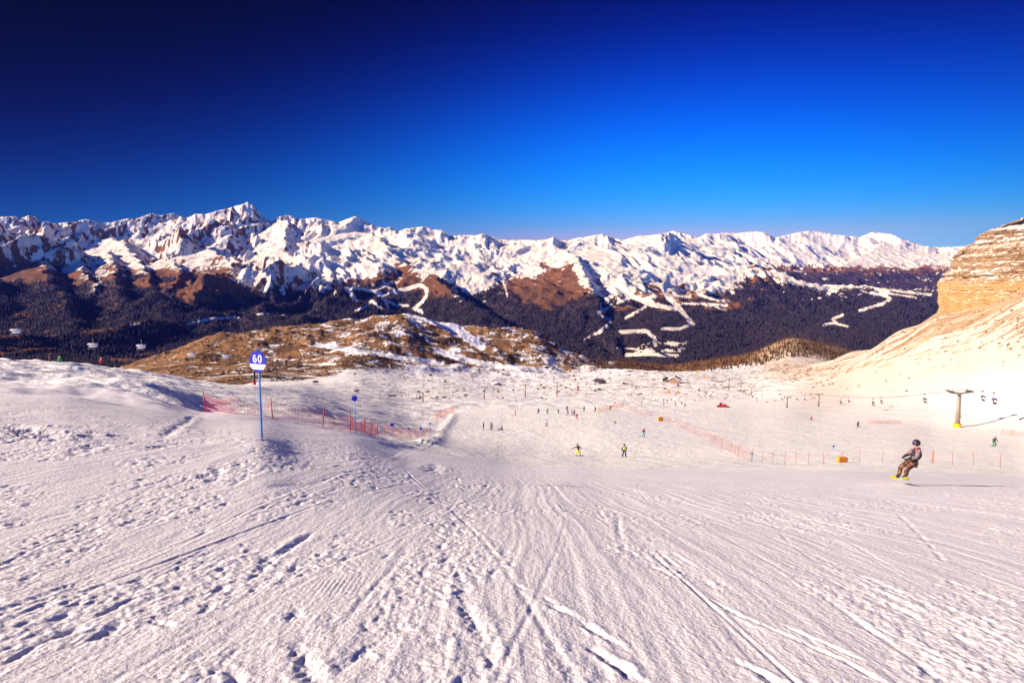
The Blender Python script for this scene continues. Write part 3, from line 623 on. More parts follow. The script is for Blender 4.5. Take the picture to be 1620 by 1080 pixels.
g = NT('conifer_far'); g.put(g.mix(g.noise(.004, 5, .7), (.018,.019,.034), (.060,.048,.062)), g.b.inputs['Base Color']); g.b.inputs['Roughness'].default_value = .95; g.b.inputs['Specular IOR Level'].default_value = .05; M_CON = g.m
g = NT('larch_brown'); g.put(g.mix(g.noise(.05, 5, .7), (.13,.062,.036), (.045,.028,.024)), g.b.inputs['Base Color']); g.b.inputs['Roughness'].default_value = .95; g.b.inputs['Specular IOR Level'].default_value = .05; M_LAR = g.m
MX, MY, MZ, mpx, mpy, MF, MR = MT
wt = (MF > .45)*(MR < .35)*(gsmooth(PISD, 1.6, 0) < .08)*(mpx > -20)*(mpx < 1500)*(MY > 1350)*(MY < 9000)*sstep(430, 445, mpy)
rt = np.random.RandomState(9)
ix = screen_pick(mpx, mpy, wt, 75000, 71)
P = np.stack([MX.ravel()[ix]+rt.uniform(-15, 15, len(ix)), MY.ravel()[ix]+rt.uniform(-20, 20, len(ix)), MZ.ravel()[ix]-3], -1)
cones('conifer_forest', P, rt.uniform(14, 27, len(ix))*np.clip(MY.ravel()[ix]/4500, .8, 1.3), M_CON, 1, 5, .24)
FX, FY, FZ = FIELD; fpx, fpy = pix(FX, FY, FZ)
wt = (FY > 930)*sstep(890, 960, fpx)*sstep(1420, 1380, fpx)*(FY < 1250)+.5*(FY > 780)*sstep(830, 850, fpx)*sstep(900, 880, fpx)*sstep(560, 540, fpy)
ix = screen_pick(fpx, fpy, wt, 5200, 73)
P = np.stack([FX.ravel()[ix]+rt.uniform(-3, 3, len(ix)), FY.ravel()[ix]+rt.uniform(-6, 6, len(ix)), FZ.ravel()[ix]-.6], -1)
cones('larch_wood', P, rt.uniform(3.5, 8.5, len(ix)), M_LAR, 3, 6, .20, .35, 2)
g = NT('scrub_dark'); g.put(g.mix(g.noise(.3, 3), (.03,.022,.014), (.10,.05,.025)), g.b.inputs['Base Color']); g.b.inputs['Roughness'].default_value = .95; M_SCR = g.m
wt = (FY > 380)*sstep(230, 300, fpx)*sstep(1150, 1000, fpx)*sstep(-.05, .35, fbm(FX/40, FY/50, 3, 601))*(msk[..., 0] < .55)
ix = screen_pick(fpx, fpy, wt, 5000, 75)
P = np.stack([FX.ravel()[ix]+rt.uniform(-2, 2, len(ix)), FY.ravel()[ix]+rt.uniform(-3, 3, len(ix)), FZ.ravel()[ix]-.3], -1)
cones('scrub', P, rt.uniform(.8, 2.6, len(ix)), M_SCR, 1, 6, .8, .4, 3)

def boulders(name, P, R_, mat, seed):
    r = np.random.RandomState(seed); bm = bmesh.new(); bmesh.ops.create_icosphere(bm, subdivisions=1, radius=1.0); bm.verts.ensure_lookup_table()
    tv = np.array([v.co[:] for v in bm.verts]); tfc = np.array([[v.index for v in f.verts] for f in bm.faces]); bm.free(); n, m = len(P), len(tv)
    v = tv[None]*(1+r.uniform(-.3, .3, (n, m, 1)))*(R_[:, None]*r.uniform(.6, 1.4, (n, 3))*np.array([1.3, 1, .7]))[:, None, :]+P[:, None, :]
    fc = (tfc[None]+(np.arange(n)*m)[:, None, None]).reshape(-1).astype(np.int32); me = bpy.data.meshes.new(name); co = v.reshape(-1, 3).astype(np.float32)
    me.vertices.add(len(co)); me.vertices.foreach_set('co', co.ravel()); nf = len(fc)//3; me.loops.add(len(fc)); me.loops.foreach_set('vertex_index', fc)
    me.polygons.add(nf); me.polygons.foreach_set('loop_start', np.arange(0, nf*3, 3, dtype=np.int32)); me.update(calc_edges=True); me.materials.append(mat)
    o = bpy.data.objects.new(name, me); COL.objects.link(o); o['kind'] = 'stuff'; return o
M_STN = simple('weathered_stone', (.20, .125, .075), .9, 0, .4, .8)
wt = (FY > 260)*(FY < 860)*sstep(520, 640, fpx)*sstep(1480, 1300, fpx)*sstep(.0, .35, fbm(FX/30, FY/45, 3, 611))*(sstep(640, 625, fpy))
ix = screen_pick(fpx, fpy, wt, 1500, 77)
P = np.stack([FX.ravel()[ix]+rt.uniform(-2, 2, len(ix)), FY.ravel()[ix]+rt.uniform(-3, 3, len(ix)), FZ.ravel()[ix]], -1)
boulders('rocks', P, rt.uniform(.25, .9, len(ix))*np.clip(FY.ravel()[ix]/500, .6, 1.5), M_STN, 5)
wt = (FY > 230)*(FY < 420)*(fpx > 1440)*(fpy > 440)*sstep(590, 470, fpy)
ix = screen_pick(fpx, fpy, wt, 420, 79)
P = np.stack([FX.ravel()[ix], FY.ravel()[ix], FZ.ravel()[ix]], -1)
boulders('scree_blocks', P, rt.uniform(.2, .9, len(ix))**1.5, M_STN, 6)

# ---------------------------------------------------------------- object helpers
MATS = {}
def mat(name, col, rough=.6, metal=0, vary=.1, scale=6):
    if name not in MATS: MATS[name] = simple(name, col, rough, metal, vary, scale)
    return MATS[name]
class MB:
    def __init__(s): s.v = []; s.f = []
    def add(s, v, f): b = len(s.v); s.v += [tuple(q) for q in v]; s.f += [tuple(i+b for i in q) for q in f]; return s
    def box(s, c, d, rz=0, ry=0, taper=1.0):
        M = Matrix.Rotation(rz, 3, 'Z') @ Matrix.Rotation(ry, 3, 'Y'); v = []
        for x in (-.5, .5):
            for y in (-.5, .5):
                for z in (-.5, .5):
                    t = taper if z > 0 else 1; v.append(Vector(c)+M @ Vector((x*d[0]*t, y*d[1]*t, z*d[2])))
        return s.add(v, [(0,1,3,2),(4,6,7,5),(0,4,5,1),(2,3,7,6),(0,2,6,4),(1,5,7,3)])
    def tube(s, pts, r, n=8, cap=True):
        pts = [Vector(p) for p in pts]; rs = r if isinstance(r, (list, tuple)) else [r]*len(pts); b = len(s.v)
        for i, p in enumerate(pts):
            d = (pts[min(i+1, len(pts)-1)]-pts[max(i-1, 0)]).normalized(); a = Vector((0, 0, 1)) if abs(d.z) < .9 else Vector((1, 0, 0))
            u = d.cross(a).normalized(); w = d.cross(u)
            for k in range(n):
                t = 2*math.pi*k/n; s.v.append(tuple(p+(u*math.cos(t)+w*math.sin(t))*rs[i]))
        for i in range(len(pts)-1):
            for k in range(n): s.f.append((b+i*n+k, b+i*n+(k+1) % n, b+(i+1)*n+(k+1) % n, b+(i+1)*n+k))
        if cap: s.f.append(tuple(b+k for k in range(n))[::-1]); s.f.append(tuple(b+(len(pts)-1)*n+k for k in range(n)))
        return s
    def ball(s, c, r, nu=12, nv=8, sc=(1, 1, 1), zmin=-1):
        b = len(s.v); v0 = math.asin(max(-1, zmin))
        for j in range(nv+1):
            t = v0+(math.pi/2-v0)*j/nv
            for i in range(nu): a = 2*math.pi*i/nu; s.v.append((c[0]+r*sc[0]*math.cos(t)*math.cos(a), c[1]+r*sc[1]*math.cos(t)*math.sin(a), c[2]+r*sc[2]*math.sin(t)))
        for j in range(nv):
            for i in range(nu): s.f.append((b+j*nu+i, b+j*nu+(i+1) % nu, b+(j+1)*nu+(i+1) % nu, b+(j+1)*nu+i))
        return s
    def prism(s, prof, y0, y1):          # profile in x,z pulled along y
        n = len(prof); b = len(s.v); s.v += [(x, y0, z) for x, z in prof]+[(x, y1, z) for x, z in prof]
        for i in range(n): s.f.append((b+i, b+(i+1) % n, b+n+(i+1) % n, b+n+i))
        s.f.append(tuple(b+i for i in range(n))[::-1]); s.f.append(tuple(b+n+i for i in range(n))); return s
    def build(s, name, m, parent=None, smooth=False, bevel=0):
        me = bpy.data.meshes.new(name); me.from_pydata(s.v, [], s.f); me.update()
        if bevel:
            bm = bmesh.new(); bm.from_mesh(me); bmesh.ops.bevel(bm, geom=bm.edges[:], offset=bevel, segments=2, affect='EDGES', clamp_overlap=True); bm.to_mesh(me); bm.free()
        if smooth: me.polygons.foreach_set('use_smooth', [True]*len(me.polygons))
        me.materials.append(m); o = bpy.data.objects.new(name, me); COL.objects.link(o)
        if parent: o.parent = parent
        return o
def thing(name, label, cat, loc=(0, 0, 0), rz=0.0, group=None):
    o = bpy.data.objects.new(name, None); COL.objects.link(o); o.location = loc; o.rotation_euler = (0, 0, rz); o.empty_display_size = .2
    o['label'] = label; o['category'] = cat
    if group: o['group'] = group
    return o
def tag(o, label, cat, group=None):
    o['label'] = label; o['category'] = cat
    if group: o['group'] = group
    return o
KIDS = {}
def copy_thing(o, label, loc, rz=0.0, scale=1.0):
    def cp(a, parent):
        c = a.copy(); COL.objects.link(c); c.parent = parent
        for ch in KIDS.get(a.name) or [q for q in a.children]: cp(ch, c)
        return c
    c = cp(o, None); c['label'] = label; c.location = loc; c.rotation_euler = (0, 0, rz); c.scale = (scale,)*3
    return c
def full_z(X, Y):
    X = np.atleast_1d(np.asarray(X, float)); Y = np.atleast_1d(np.asarray(Y, float)); z = ground_z(X, Y)
    return z+fg_relief(X, Y) if Y.min() < 46 else z
def place(x, y, Y0, lo=.8, hi=1.25, fn=None):       # ground point near distance Y0 that is seen nearest to picture point x, y
    Ys = np.linspace(Y0*lo, Y0*hi, 160); s = float(srow(y)); X = float(tcol(x, s))*Ys; z = (fn or full_z)(X, Ys)
    r = pix(X, Ys, z)[1]; i = int(np.argmin(np.abs(r-y)+np.abs(np.log(Ys/Y0))*3)); 
    return Vector((float(X[i]), float(Ys[i]), float(z[i])))
def air(x, y, Y):                                    # point in the air at distance Y
    s = float(srow(y)); return Vector((float(tcol(x, s))*Y, Y, s*Y))

BLUE = mat('blue_enamel', (.004, .012, .42), .35); WHITE = mat('white_enamel', (.78, .78, .80), .4); POLEBLUE = mat('light_blue_pole', (.03, .24, .62), .35)
RED = mat('red_plastic', (.62, .012, .02), .45); STEEL = mat('galvanised_steel', (.20, .18, .17), .5, .6); DARK = mat('dark_metal', (.03, .03, .035), .5)
YEL = mat('yellow_padding', (.85, .48, .01), .7); ORG = mat('orange_padding', (.88, .33, .01), .7)

# ---------------------------------------------------------------- piste signs
def stroke(mb, pts, w, y0, y1):      # a flat painted stroke of even width along points in x, z
    n = len(pts); closed = abs(pts[0][0]-pts[-1][0])+abs(pts[0][1]-pts[-1][1]) < 1e-9; L, R = [], []
    for i, (x, z) in enumerate(pts):
        a = pts[i-1] if i else (pts[-2] if closed else pts[0]); b = pts[i+1] if i < n-1 else (pts[1] if closed else pts[-1]); dx, dz = b[0]-a[0], b[1]-a[1]; l = math.hypot(dx, dz)
        L.append((x-dz/l*w/2, z+dx/l*w/2)); R.append((x+dz/l*w/2, z-dx/l*w/2))
    for i in range(n-1):
        q = [L[i], R[i], R[i+1], L[i+1]]; mb.add([(x, y0, z) for x, z in q]+[(x, y1, z) for x, z in q], [(0,1,2,3), (7,6,5,4), (0,3,7,4), (2,1,5,6)])
    return mb
def arc(cx, cz, rx, rz, a0, a1, n=24): return [(cx+rx*math.cos(math.radians(a0+(a1-a0)*i/n)), cz+rz*math.sin(math.radians(a0+(a1-a0)*i/n))) for i in range(n+1)]
def disc(mb, z, r, y0, y1, zlo=None, zhi=None, n=40):
    pts = [(r*math.cos(2*math.pi*k/n), z+r*math.sin(2*math.pi*k/n)) for k in range(n)]
    if zlo is not None: pts = [(x, min(max(q, zlo), zhi)) for x, q in pts]
    out = []
    for p in pts:
        if not out or abs(out[-1][0]-p[0])+abs(out[-1][1]-p[1]) > 1e-6: out.append(p)
    return mb.prism(out, y0, y1)
P0 = place(414.5, 692, 16); k60 = P0.y/900.0
t = thing('piste_sign', 'tall blue pole sign with blue and white disc reading 60', 'sign', P0, 0.0)
HC = 124*k60; R6 = 17.0*k60
t.rotation_euler[2] = -.35
MB().tube([(0, 0, -.3), (0, 0, HC*.5), (.005, 0, HC+R6*1.15)], [.030, .028, .022], 10).build('pole', POLEBLUE, t, True)
MB().tube([(0, 0, HC+R6*1.0), (0, 0, HC+R6*1.3)], [.03, .008], 8).build('pole_tip', POLEBLUE, t, True)
dsc = disc(MB(), HC, R6, -.045, -.03).build('sign_disc', BLUE, t)
bh = R6*.22; zl = HC-R6*.76; zh = HC-R6*.24
o_ = disc(MB(), HC, R6*.985, -.049, -.045, zl, zh); o_.build('white_band', WHITE, dsc)
zc_ = HC+R6*.26; q_ = R6
six = MB(); stroke(six, arc(-.32*q_, zc_-.13*q_, .165*q_, .175*q_, 0, 360), .135*q_, -.0495, -.0452)
stroke(six, arc(-.30*q_, zc_-.03*q_, .185*q_, .33*q_, 180, 62, 16), .135*q_, -.0505, -.0452)
six.build('number_six', WHITE, dsc)
stroke(MB(), arc(.27*q_, zc_, .175*q_, .305*q_, 0, 360, 32), .14*q_, -.0495, -.0452).build('number_zero', WHITE, dsc)
MB().box((0, -.02, HC+R6*.45), (.10, .03, .03)).build('bracket', DARK, t); MB().box((0, -.02, HC-R6*.5), (.10, .03, .03)).build('bracket', DARK, t)
def ball_sign(x, y, Y0, hpx, rpx, label, grp='plain blue marker poles along the piste'):
    p = place(x, y, Y0); k = p.y/900; t = thing('piste_marker', label, 'marker', p, 0, grp)
    MB().tube([(0, 0, -.3), (0, 0, hpx*k)], .028 if rpx > 4 else .03, 8).build('pole', POLEBLUE, t, True)
    disc(MB(), hpx*k, rpx*k, -.05, -.03, n=28).build('marker_disc', BLUE, t); return t
ball_sign(562.5, 684, 36, 56, 4.6, 'blue marker disc on a thin light blue pole where the red net ends')
ball_sign(620.5, 687, 75, 16, 2.9, 'small blue marker disc just beyond the last red net posts')
ball_sign(647.5, 698, 90, 13, 2.1, 'tiny blue marker disc on a short pole, left of a pair at the piste edge')
ball_sign(666, 697, 95, 13, 2.1, 'tiny blue marker disc on a short pole, right of a pair at the piste edge')
ball_sign(681, 695, 105, 21, 1.4, 'very thin marker pole by the snow bank at the piste corner')
ball_sign(1189, 730, 62, 14, 1.4, 'thin marker pole at the bend of the orange safety net')
ball_sign(1318, 714, 85, 9, 1.6, 'small blue marker disc behind the orange pad on the right')

# ---------------------------------------------------------------- safety nets and posts
def fence(label, pts, hpost, netcol, net=True, step=.16, nh=8, r=.011, sag=.1, postcol=RED, posts=None, pr=.03, name='safety_fence', lean=.12, toph=.93, rope=False):
    P = [place(x, y, Y) for x, y, Y in pts]; t = thing(name, label, 'fence', P[0]); O = P[0]; rr = random.Random(len(pts))
    top = []
    for i, p in enumerate(P):
        q = p-O; top.append(q+Vector((rr.uniform(-lean, lean), 0, hpost*rr.uniform(.95, 1.05))))
        if posts is None or posts[i]:
            MB().tube([q-Vector((0, 0, .25)), top[-1]], pr, 7).build('post', postcol, t, True); 
            if pr > .024: MB().ball(top[-1], pr*1.5, 8, 5).build('post_cap', DARK, t, True)
    if net or rope:
        mb = MB(); base = [p-O for p in P]
        L = [0.0]
        for i in range(1, len(base)): L.append(L[-1]+(base[i]-base[i-1]).length)
        n = max(2, int(L[-1]/step)); rn = np.random.RandomState(len(pts)); cols_ = []
        for k in range(n+1):
            l = L[-1]*k/n; i = max(j for j in range(len(L)) if L[j] <= l+1e-9); i = min(i, len(L)-2); f = (l-L[i])/(L[i+1]-L[i])
            b = base[i].lerp(base[i+1], f); tp = top[i].lerp(top[i+1], f); h = tp.z-b.z
            dip = 4*f*(1-f)*sag*(1+.6*math.sin(i*2.3)); wob = .07*math.sin(l*1.3+i)+.05*math.sin(l*3.1)
            gz = float(full_z(b.x+O.x, b.y+O.y)[0])-O.z if k % 3 == 0 else None
            if gz is None: gz = cols_[-1][2]
            lo_ = max(gz+.05, b.z+.05); hi_ = max(b.z+h*toph-dip*h, lo_+.25)
            cols_.append((Vector((b.x, b.y+wob, 0)), hi_, gz, lo_))
        rows_ = nh if net else 1
        for j in range(rows_+1 if net else 1):
            u = j/rows_ if net else 1
            pts_ = [Vector((c[0].x, c[0].y+.03*math.sin(j*1.7+i*.4), c[3]+(c[1]-c[3])*u)) for i, c in enumerate(cols_)]
            mb.tube(pts_, r*(1.5 if j in (0, rows_) else 1), 3, False)
        if net:
            for c in cols_: mb.tube([Vector((c[0].x, c[0].y, c[3])), Vector((c[0].x, c[0].y, c[1]))], r, 3, False)
        mb.build('net' if net else 'rope', netcol, t)
    return t
NETRED = mat('red_netting', (.62, .03, .07), .7); NETORG = mat('pale_orange_netting', (.85, .24, .13), .7); POSTO = mat('orange_post', (.55, .13, .06), .6); POSTB = mat('weathered_post', (.30, .13, .08), .7)
fence('red safety net on red posts left of the piste beside the 60 sign', [(324.5,651,39),(372,655,40.5),(432,662,42.5),(510.5,674.5,44.5),(554,682,45),(577,687,49),(589,688.5,54),(598.5,690,60)], 1.28, NETRED, posts=[1,0,1,1,1,1,1,1], step=.20, r=.0075, sag=.25, nh=8, toph=.9)
fence('low faded orange net and thin posts running to the piste corner', [(608,691,66),(636,697,80),(650,699,86),(660,701,90),(672,702,95),(682,703,98)], 1.25, NETORG, posts=[0,0,1,1,1,0], step=.3, r=.007, nh=5, postcol=POSTO, pr=.022)
fence('orange net standing on the snow bank at the left piste corner', [(690,665,150),(697,660,165),(706,656,175),(717,652,185)], 2.2, NETORG, step=.4, nh=5, r=.007, pr=.05, postcol=POSTO)
0 and fence('long faint pink net on the far left rim of the piste', [(715,642,225),(750,644,222),(800,647,215),(826,650,205),(850,651,205)], 1.6, NETORG, step=.7, nh=3, r=.010, pr=.03, postcol=POSTO)
fence('pink net at the far end of the piste behind the skiers', [(947,652,205),(960,649,215),(972,646,225),(986,643,240)], 2.0, NETORG, step=.4, nh=6, r=.010, pr=.045, postcol=POSTO)
fence('long orange safety net curving along the right edge of the piste', [(986,645,235),(1005,650,215),(1022,656,195),(1040,661,170),(1058,668,150),(1078,676,130),(1100,686,110),(1116,692,98),(1131,700,88),(1142,707,80),(1156,715,74),(1168,722,69),(1189,730,62)], 1.5, NETORG, step=.34, nh=4, r=.0045, pr=.024, postcol=POSTB, sag=.12)
fence('row of thin brown poles joined by a rope behind the snowboarder', [(1189,731,62),(1206,733,60),(1223,734,59),(1241,734.5,58),(1259,735,57),(1279,735,57),(1303,734,57),(1330,734,56),(1360,731,57),(1396,732,56),(1475,733,54),(1507,736,53),(1540,737,52),(1583,740,51)], 1.35, NETORG, net=False, rope=True, step=1.2, r=.008, pr=.022, postcol=POSTB, name='pole_fence', posts=[0]+[1]*13, sag=.3)
fence('pair of orange poles standing close together right of the snowboarder', [(1473.5,731,54),(1477,732,53.5)], 1.35, POSTO, net=False, pr=.026, postcol=POSTO, name='pole_fence')
fence('short pink net beside the lower lift track on the right', [(1375,669,190),(1384,670,188),(1405,670,188),(1424,669,190)], 1.0, NETORG, step=.3, nh=5, r=.014, pr=.04, postcol=POSTO)
fence('faint pink net at the right edge behind the lone skier', [(1585,687,130),(1600,688,128),(1622,689,125)], 1.1, NETORG, step=.35, nh=4, r=.010, pr=.03, postcol=POSTO)
def pad(x, y, Y0, w, h, label, ry=0):
    p = place(x, y, Y0); t = thing('crash_pad', label, 'pad', p, .15, 'orange crash pads at the fence')
    MB().box((0, 0, h*.5+.02), (w, .45, h), 0, ry).build('cushion', ORG, t, bevel=.06)
    MB().box((-w*.28, 0, h*.5+.02), (.05, .49, h*1.03), 0, ry).build('strap', mat('pad_strap', (.35, .10, .01)), t); MB().box((w*.28, 0, h*.5+.02), (.05, .49, h*1.03), 0, ry).build('strap', mat('pad_strap', (.35, .10, .01)), t)
pad(1045, 666, 152, 1.5, 1.15, 'orange crash pad at the far bend of the orange net')
pad(1332, 731, 58, 1.15, .58, 'low orange crash pad lying at the rope fence', .10)

# ---------------------------------------------------------------- ski lifts
def tower(x, y, Y0, hpx, label, arm=None, base=None, grp='lift towers', pole=.16, col=STEEL, frame=False, rz=0):
    p = place(x, y, Y0); k = p.y/900; h = hpx*k; arm = arm or h*.75; t = thing('lift_tower', label, 'lift tower', p, rz, grp)
    MB().tube([(0, 0, -1), (0, 0, h)], [pole*1.25, pole*.75], 12).build('mast', col, t, True)
    cb = MB()
    for s in (-1, 1): cb.tube([(0, 0, h-(.35 if frame else 0)), (s*arm*.25, 0, h-(.1 if frame else 0)), (s*arm*.52, 0, h+(.12 if frame else 0))], [pole*.55, pole*.42, pole*.28], 8)
    cb.build('crossarm', col, t)
    for s in (-1, 1):
        m = MB(); pw = min(pole, .3); m.box((s*arm*.44, 0, h+pole*.5+pw*.4), (pw*.9, arm*.42, pw*.8))
        m.build('sheave_train', DARK, t)
        for q in (range(-2, 3) if frame else ()): MB().tube([(s*arm*.44-.12, q*arm*.085, h+.45), (s*arm*.44+.12, q*arm*.085, h+.45)], .2, 12).build('sheave', DARK, t)
    if frame:
        z1 = h+1.25; f = MB()
        for s in (-1, 1): f.tube([(s*arm*.26, 0, h), (s*arm*.33, 0, z1)], .05, 6)
        f.tube([(-arm*.38, 0, z1), (arm*.38, 0, z1)], .05, 6); f.build('lifting_frame', col, t)
        for s in (-1, 1): MB().box((s*arm*.33, 0, h+.28), (1.7, .8, .08)).build('service_platform', col, t)
        f = MB()
        for s in (-.2, .2): f.tube([(s, -pole*1.6, .8), (s, -pole*1.1, h)], .03, 5)
        for q in range(24): f.tube([(-.2, -pole*1.5, 1+q*h/25), (.2, -pole*1.5, 1+q*h/25)], .02, 5)
        f.build('ladder', col, t)
    if base: MB().tube([(0, 0, -.3), (0, 0, base[1])], base[2], 10).build('base_padding', base[0], t)
    return t, h
TWB = mat('beige_steel', (.30, .25, .21), .55, .3)
big, hbig = tower(1514, 676, 165, 57, 'large grey lift tower with broad crossarm and yellow base pad', arm=6.4, base=(YEL, 1.2, .95), pole=.52, col=TWB, frame=True)
RB = RED
for (x, y, Y0, h, lab, bs, pl) in [
 (669, 636, 255, 16, 'grey T shaped lift tower with the long shadow, nearest of the middle line', None, .28),
 (766, 631, 300, 19, 'T shaped lift tower with small red foot, left of the row of red-footed towers', 1, .28),
 (831, 628, 380, 20, 'T shaped lift tower with small red foot, second of the row of red-footed towers', 1, .32),
 (881, 626, 420, 22, 'tall T shaped lift tower with red foot standing on a shaded snow ridge', 1, .34),
 (914, 618, 470, 15, 'T shaped lift tower with red foot, right of the row of red-footed towers', 1, .32),
 (1153, 617, 480, 17, 'dark lift tower right of the chalet, tallest of the small cluster', None, .36),
 (1172, 613, 520, 13, 'dark lift tower right of the chalet, middle of the small cluster', None, .34),
 (1189, 625, 440, 12, 'dark lift tower right of the chalet, lowest of the small cluster', None, .30),
 (1129, 602, 600, 12, 'thin dark mast standing beyond the chalet near the larch wood', None, .25),
 (1245, 645, 270, 17, 'grey T shaped lift tower at the foot of the scree slope, left of two', None, .26),
 (1295, 643, 285, 20, 'grey T shaped lift tower at the foot of the scree slope, right of two', None, .28),
 (79, 573, 78, 13, 'dark red lift mast half hidden behind the left snow crest', None, .10),
]:
    p = place(x, y, Y0); k = p.y/900
    tower(x, y, Y0, h, lab, arm=11*k if h > 12 else 8*k, base=(RB, 2.4*k, 1.3*k) if bs else None, pole=pl, grp='T shaped lift towers', col=STEEL if x > 100 else mat('dull_red_metal', (.12, .02, .02)))
p = place(402.5, 607, 135); k = p.y/900
t = thing('lift_pylon', 'dark pole with red padded foot behind the 60 sign', 'pylon', p)
MB().tube([(0, 0, -.5), (.1, 0, 26*k)], [1.9*k, 1.5*k], 10).build('mast', mat('dark_green_metal', (.03, .035, .025)), t, True)
MB().tube([(0, 0, -.3), (0, 0, 5*k)], 2.6*k, 10).build('base_padding', RED, t)

def chair_proto(name, label, cat, shell, seatm, grp, loc, rz, s=1.0, hood=True):
    t = thing(name, label, cat, loc, rz, grp); t.scale = (s,)*3          # origin at the seat, hanger reaches up to the cable
    MB().tube([(0, .35, 2.5), (0, .42, 1.9), (0, .55, 1.0), (0, .45, .75)], .07, 8).build('hanger', STEEL, t, True)
    MB().box((0, .35, 2.55), (.24, .5, .2)).build('cable_grip', DARK, t)
    MB().tube([(-1.15, .45, .72), (1.15, .45, .72)], .06, 8).tube([(-1.15, .45, .72), (-1.18, .35, -.1), (-1.15, -.3, -.12)], .05, 6).tube([(1.15, .45, .72), (1.18, .35, -.1), (1.15, -.3, -.12)], .05, 6).build('frame', STEEL, t, True)
    MB().box((0, 0, 0), (2.2, .55, .14)).build('seat', seatm, t, bevel=.04)
    MB().box((0, .30, .36), (2.2, .12, .62)).build('backrest', seatm, t, bevel=.04)
    MB().tube([(-1, -.55, -.45), (1, -.55, -.45)], .05, 6).tube([(-.6, -.3, .0), (-.6, -.55, -.45)], .03, 6).tube([(.6, -.3, .0), (.6, -.55, -.45)], .03, 6).build('footrest', STEEL, t)
    if hood:
        prof = []; n = 10
        for q in range(n+1): a = math.radians(38+q*102/n); prof.append((math.cos(a), math.sin(a)))
        m = MB(); b = 0
        for sx in (-1.2, -1.05, 0, 1.05, 1.2):
            k_ = .86 if abs(sx) > 1.1 else 1.0
            for (c_, s_) in prof: m.v.append((sx, .05-c_*-.75*k_ if False else .15-c_*.75*k_, .18+s_*.95*k_))
        nn = n+1
        for i in range(4):
            for q in range(n): m.f.append((i*nn+q, i*nn+q+1, (i+1)*nn+q+1, (i+1)*nn+q))
        h = m.build('hood', shell, t, True); md = h.modifiers.new('solid', 'SOLIDIFY'); md.thickness = .05
    return t
HW = mat('white_hood', (.55, .55, .57), .3); HB = mat('blue_hood', (.03, .10, .22), .25); SEATD = mat('dark_seat', (.05, .045, .05), .7); SEATW = mat('pale_seat', (.62, .60, .58), .6); SEATB = mat('brown_seat', (.10, .045, .03), .7)
G1 = 'white chairlift chairs over the left valley'
c1 = chair_proto('chairlift_chair', 'white hooded lift chair at the left edge against the dark valley', 'lift chair', HW, SEATW, G1, air(24.5, 527, 125), .12)
c1.scale = (.8,)*3
for x, y, Y, lab in [(146.5, 549, 128, 'white hooded lift chair carrying a red-clad rider over the left valley'), (223, 551, 132, 'white hooded lift chair in front of the dark slope, left of the brown hill')]:
    copy_thing(c1, lab, air(x, y, Y), .1, .78)
for x, y, Y, s, lab in [(303, 564, 190, 1, 'small lift chair with blue and red riders in front of the brown hill'), (357, 566, 200, .95, 'small pale lift chair in front of the brown hill, left of the 60 sign')]:
    copy_thing(c1, lab, air(x, y, Y), .1, s)
G2 = 'small brown lift chairs over the snowfield'
c2 = chair_proto('chairlift_chair', 'brown lift chair just below the brown hill, right of the 60 sign', 'lift chair', SEATB, SEATB, G2, air(499, 605, 240), .05, 1.0, False)
for i, (x, y, Y, s, lab) in enumerate([(564, 619, 235, .9, 'brown lift chair directly above the blue marker disc'), (617, 626.5, 250, .8, 'brown lift chair, left of a touching pair between marker pole and grey tower'), (623.5, 626.5, 250, .8, 'brown lift chair, right of a touching pair between marker pole and grey tower'),
 (662, 620, 262, .75, 'brown lift chair just left of the top of the grey tower'), (677, 620, 262, .75, 'brown lift chair just right of the top of the grey tower'), (665, 629, 245, .7, 'brown lift chair low beside the mast of the grey tower'),
 (691, 629, 260, .7, 'brown lift chair, left of the close pair right of the grey tower'), (703, 629, 262, .75, 'brown lift chair, right of the close pair right of the grey tower'), (737, 625.5, 285, .8, 'reddish lift chair midway between the grey tower and the first red-footed tower'),
 (766, 619, 305, .7, 'lift chair hanging at the mast of the first red-footed tower'), (788, 619.5, 320, .7, 'lift chair just right of the first red-footed tower'), (812, 617.5, 350, .75, 'lift chair left of the second red-footed tower'),
 (856, 609, 430, .8, 'tiny lift chair between second and tallest red-footed towers'), (888, 609.5, 450, .8, 'tiny lift chair right of the top of the tallest red-footed tower'), (902, 608.5, 470, .8, 'tiny lift chair left of the rightmost red-footed tower'), (928, 608, 480, .8, 'tiny lift chair right of the rightmost red-footed tower')]):
    copy_thing(c2, lab, air(x, y, Y), .05, s*.95)
G3 = 'blue hooded lift chairs on the right'
c3 = chair_proto('chairlift_chair', 'blue hooded lift chair right of the large tower, left of two', 'lift chair', HB, SEATD, G3, air(1556, 632.5, 150), math.radians(50), .95)
for x, y, Y, s, rz, lab in [(1574, 637.5, 142, .92, 60, 'blue hooded lift chair with red seat side, right of two by the large tower'), (1464, 635.5, 178, .88, 66, 'hooded lift chair hanging alone left of the large tower'),
 (1382, 640, 225, .85, 68, 'hooded lift chair, lower of a pair over the lower lift track'), (1395, 637, 235, .8, 68, 'hooded lift chair, upper of a pair over the lower lift track'), (1330.5, 638, 270, .8, 70, 'hooded lift chair, left of a pair right of the grey T tower'), (1343.5, 636, 280, .75, 70, 'hooded lift chair, right of a pair right of the grey T tower'),
 (1261, 633.5, 320, .75, 72, 'tiny lift chair between the two grey T towers, left one'), (1273.5, 633.5, 320, .75, 72, 'tiny lift chair between the two grey T towers, right one'), (1237.5, 633.5, 330, .7, 72, 'tiny lift chair just left of the first grey T tower')]:
    copy_thing(c3, lab, air(x, y, Y), math.radians(rz-12), s*1.1)
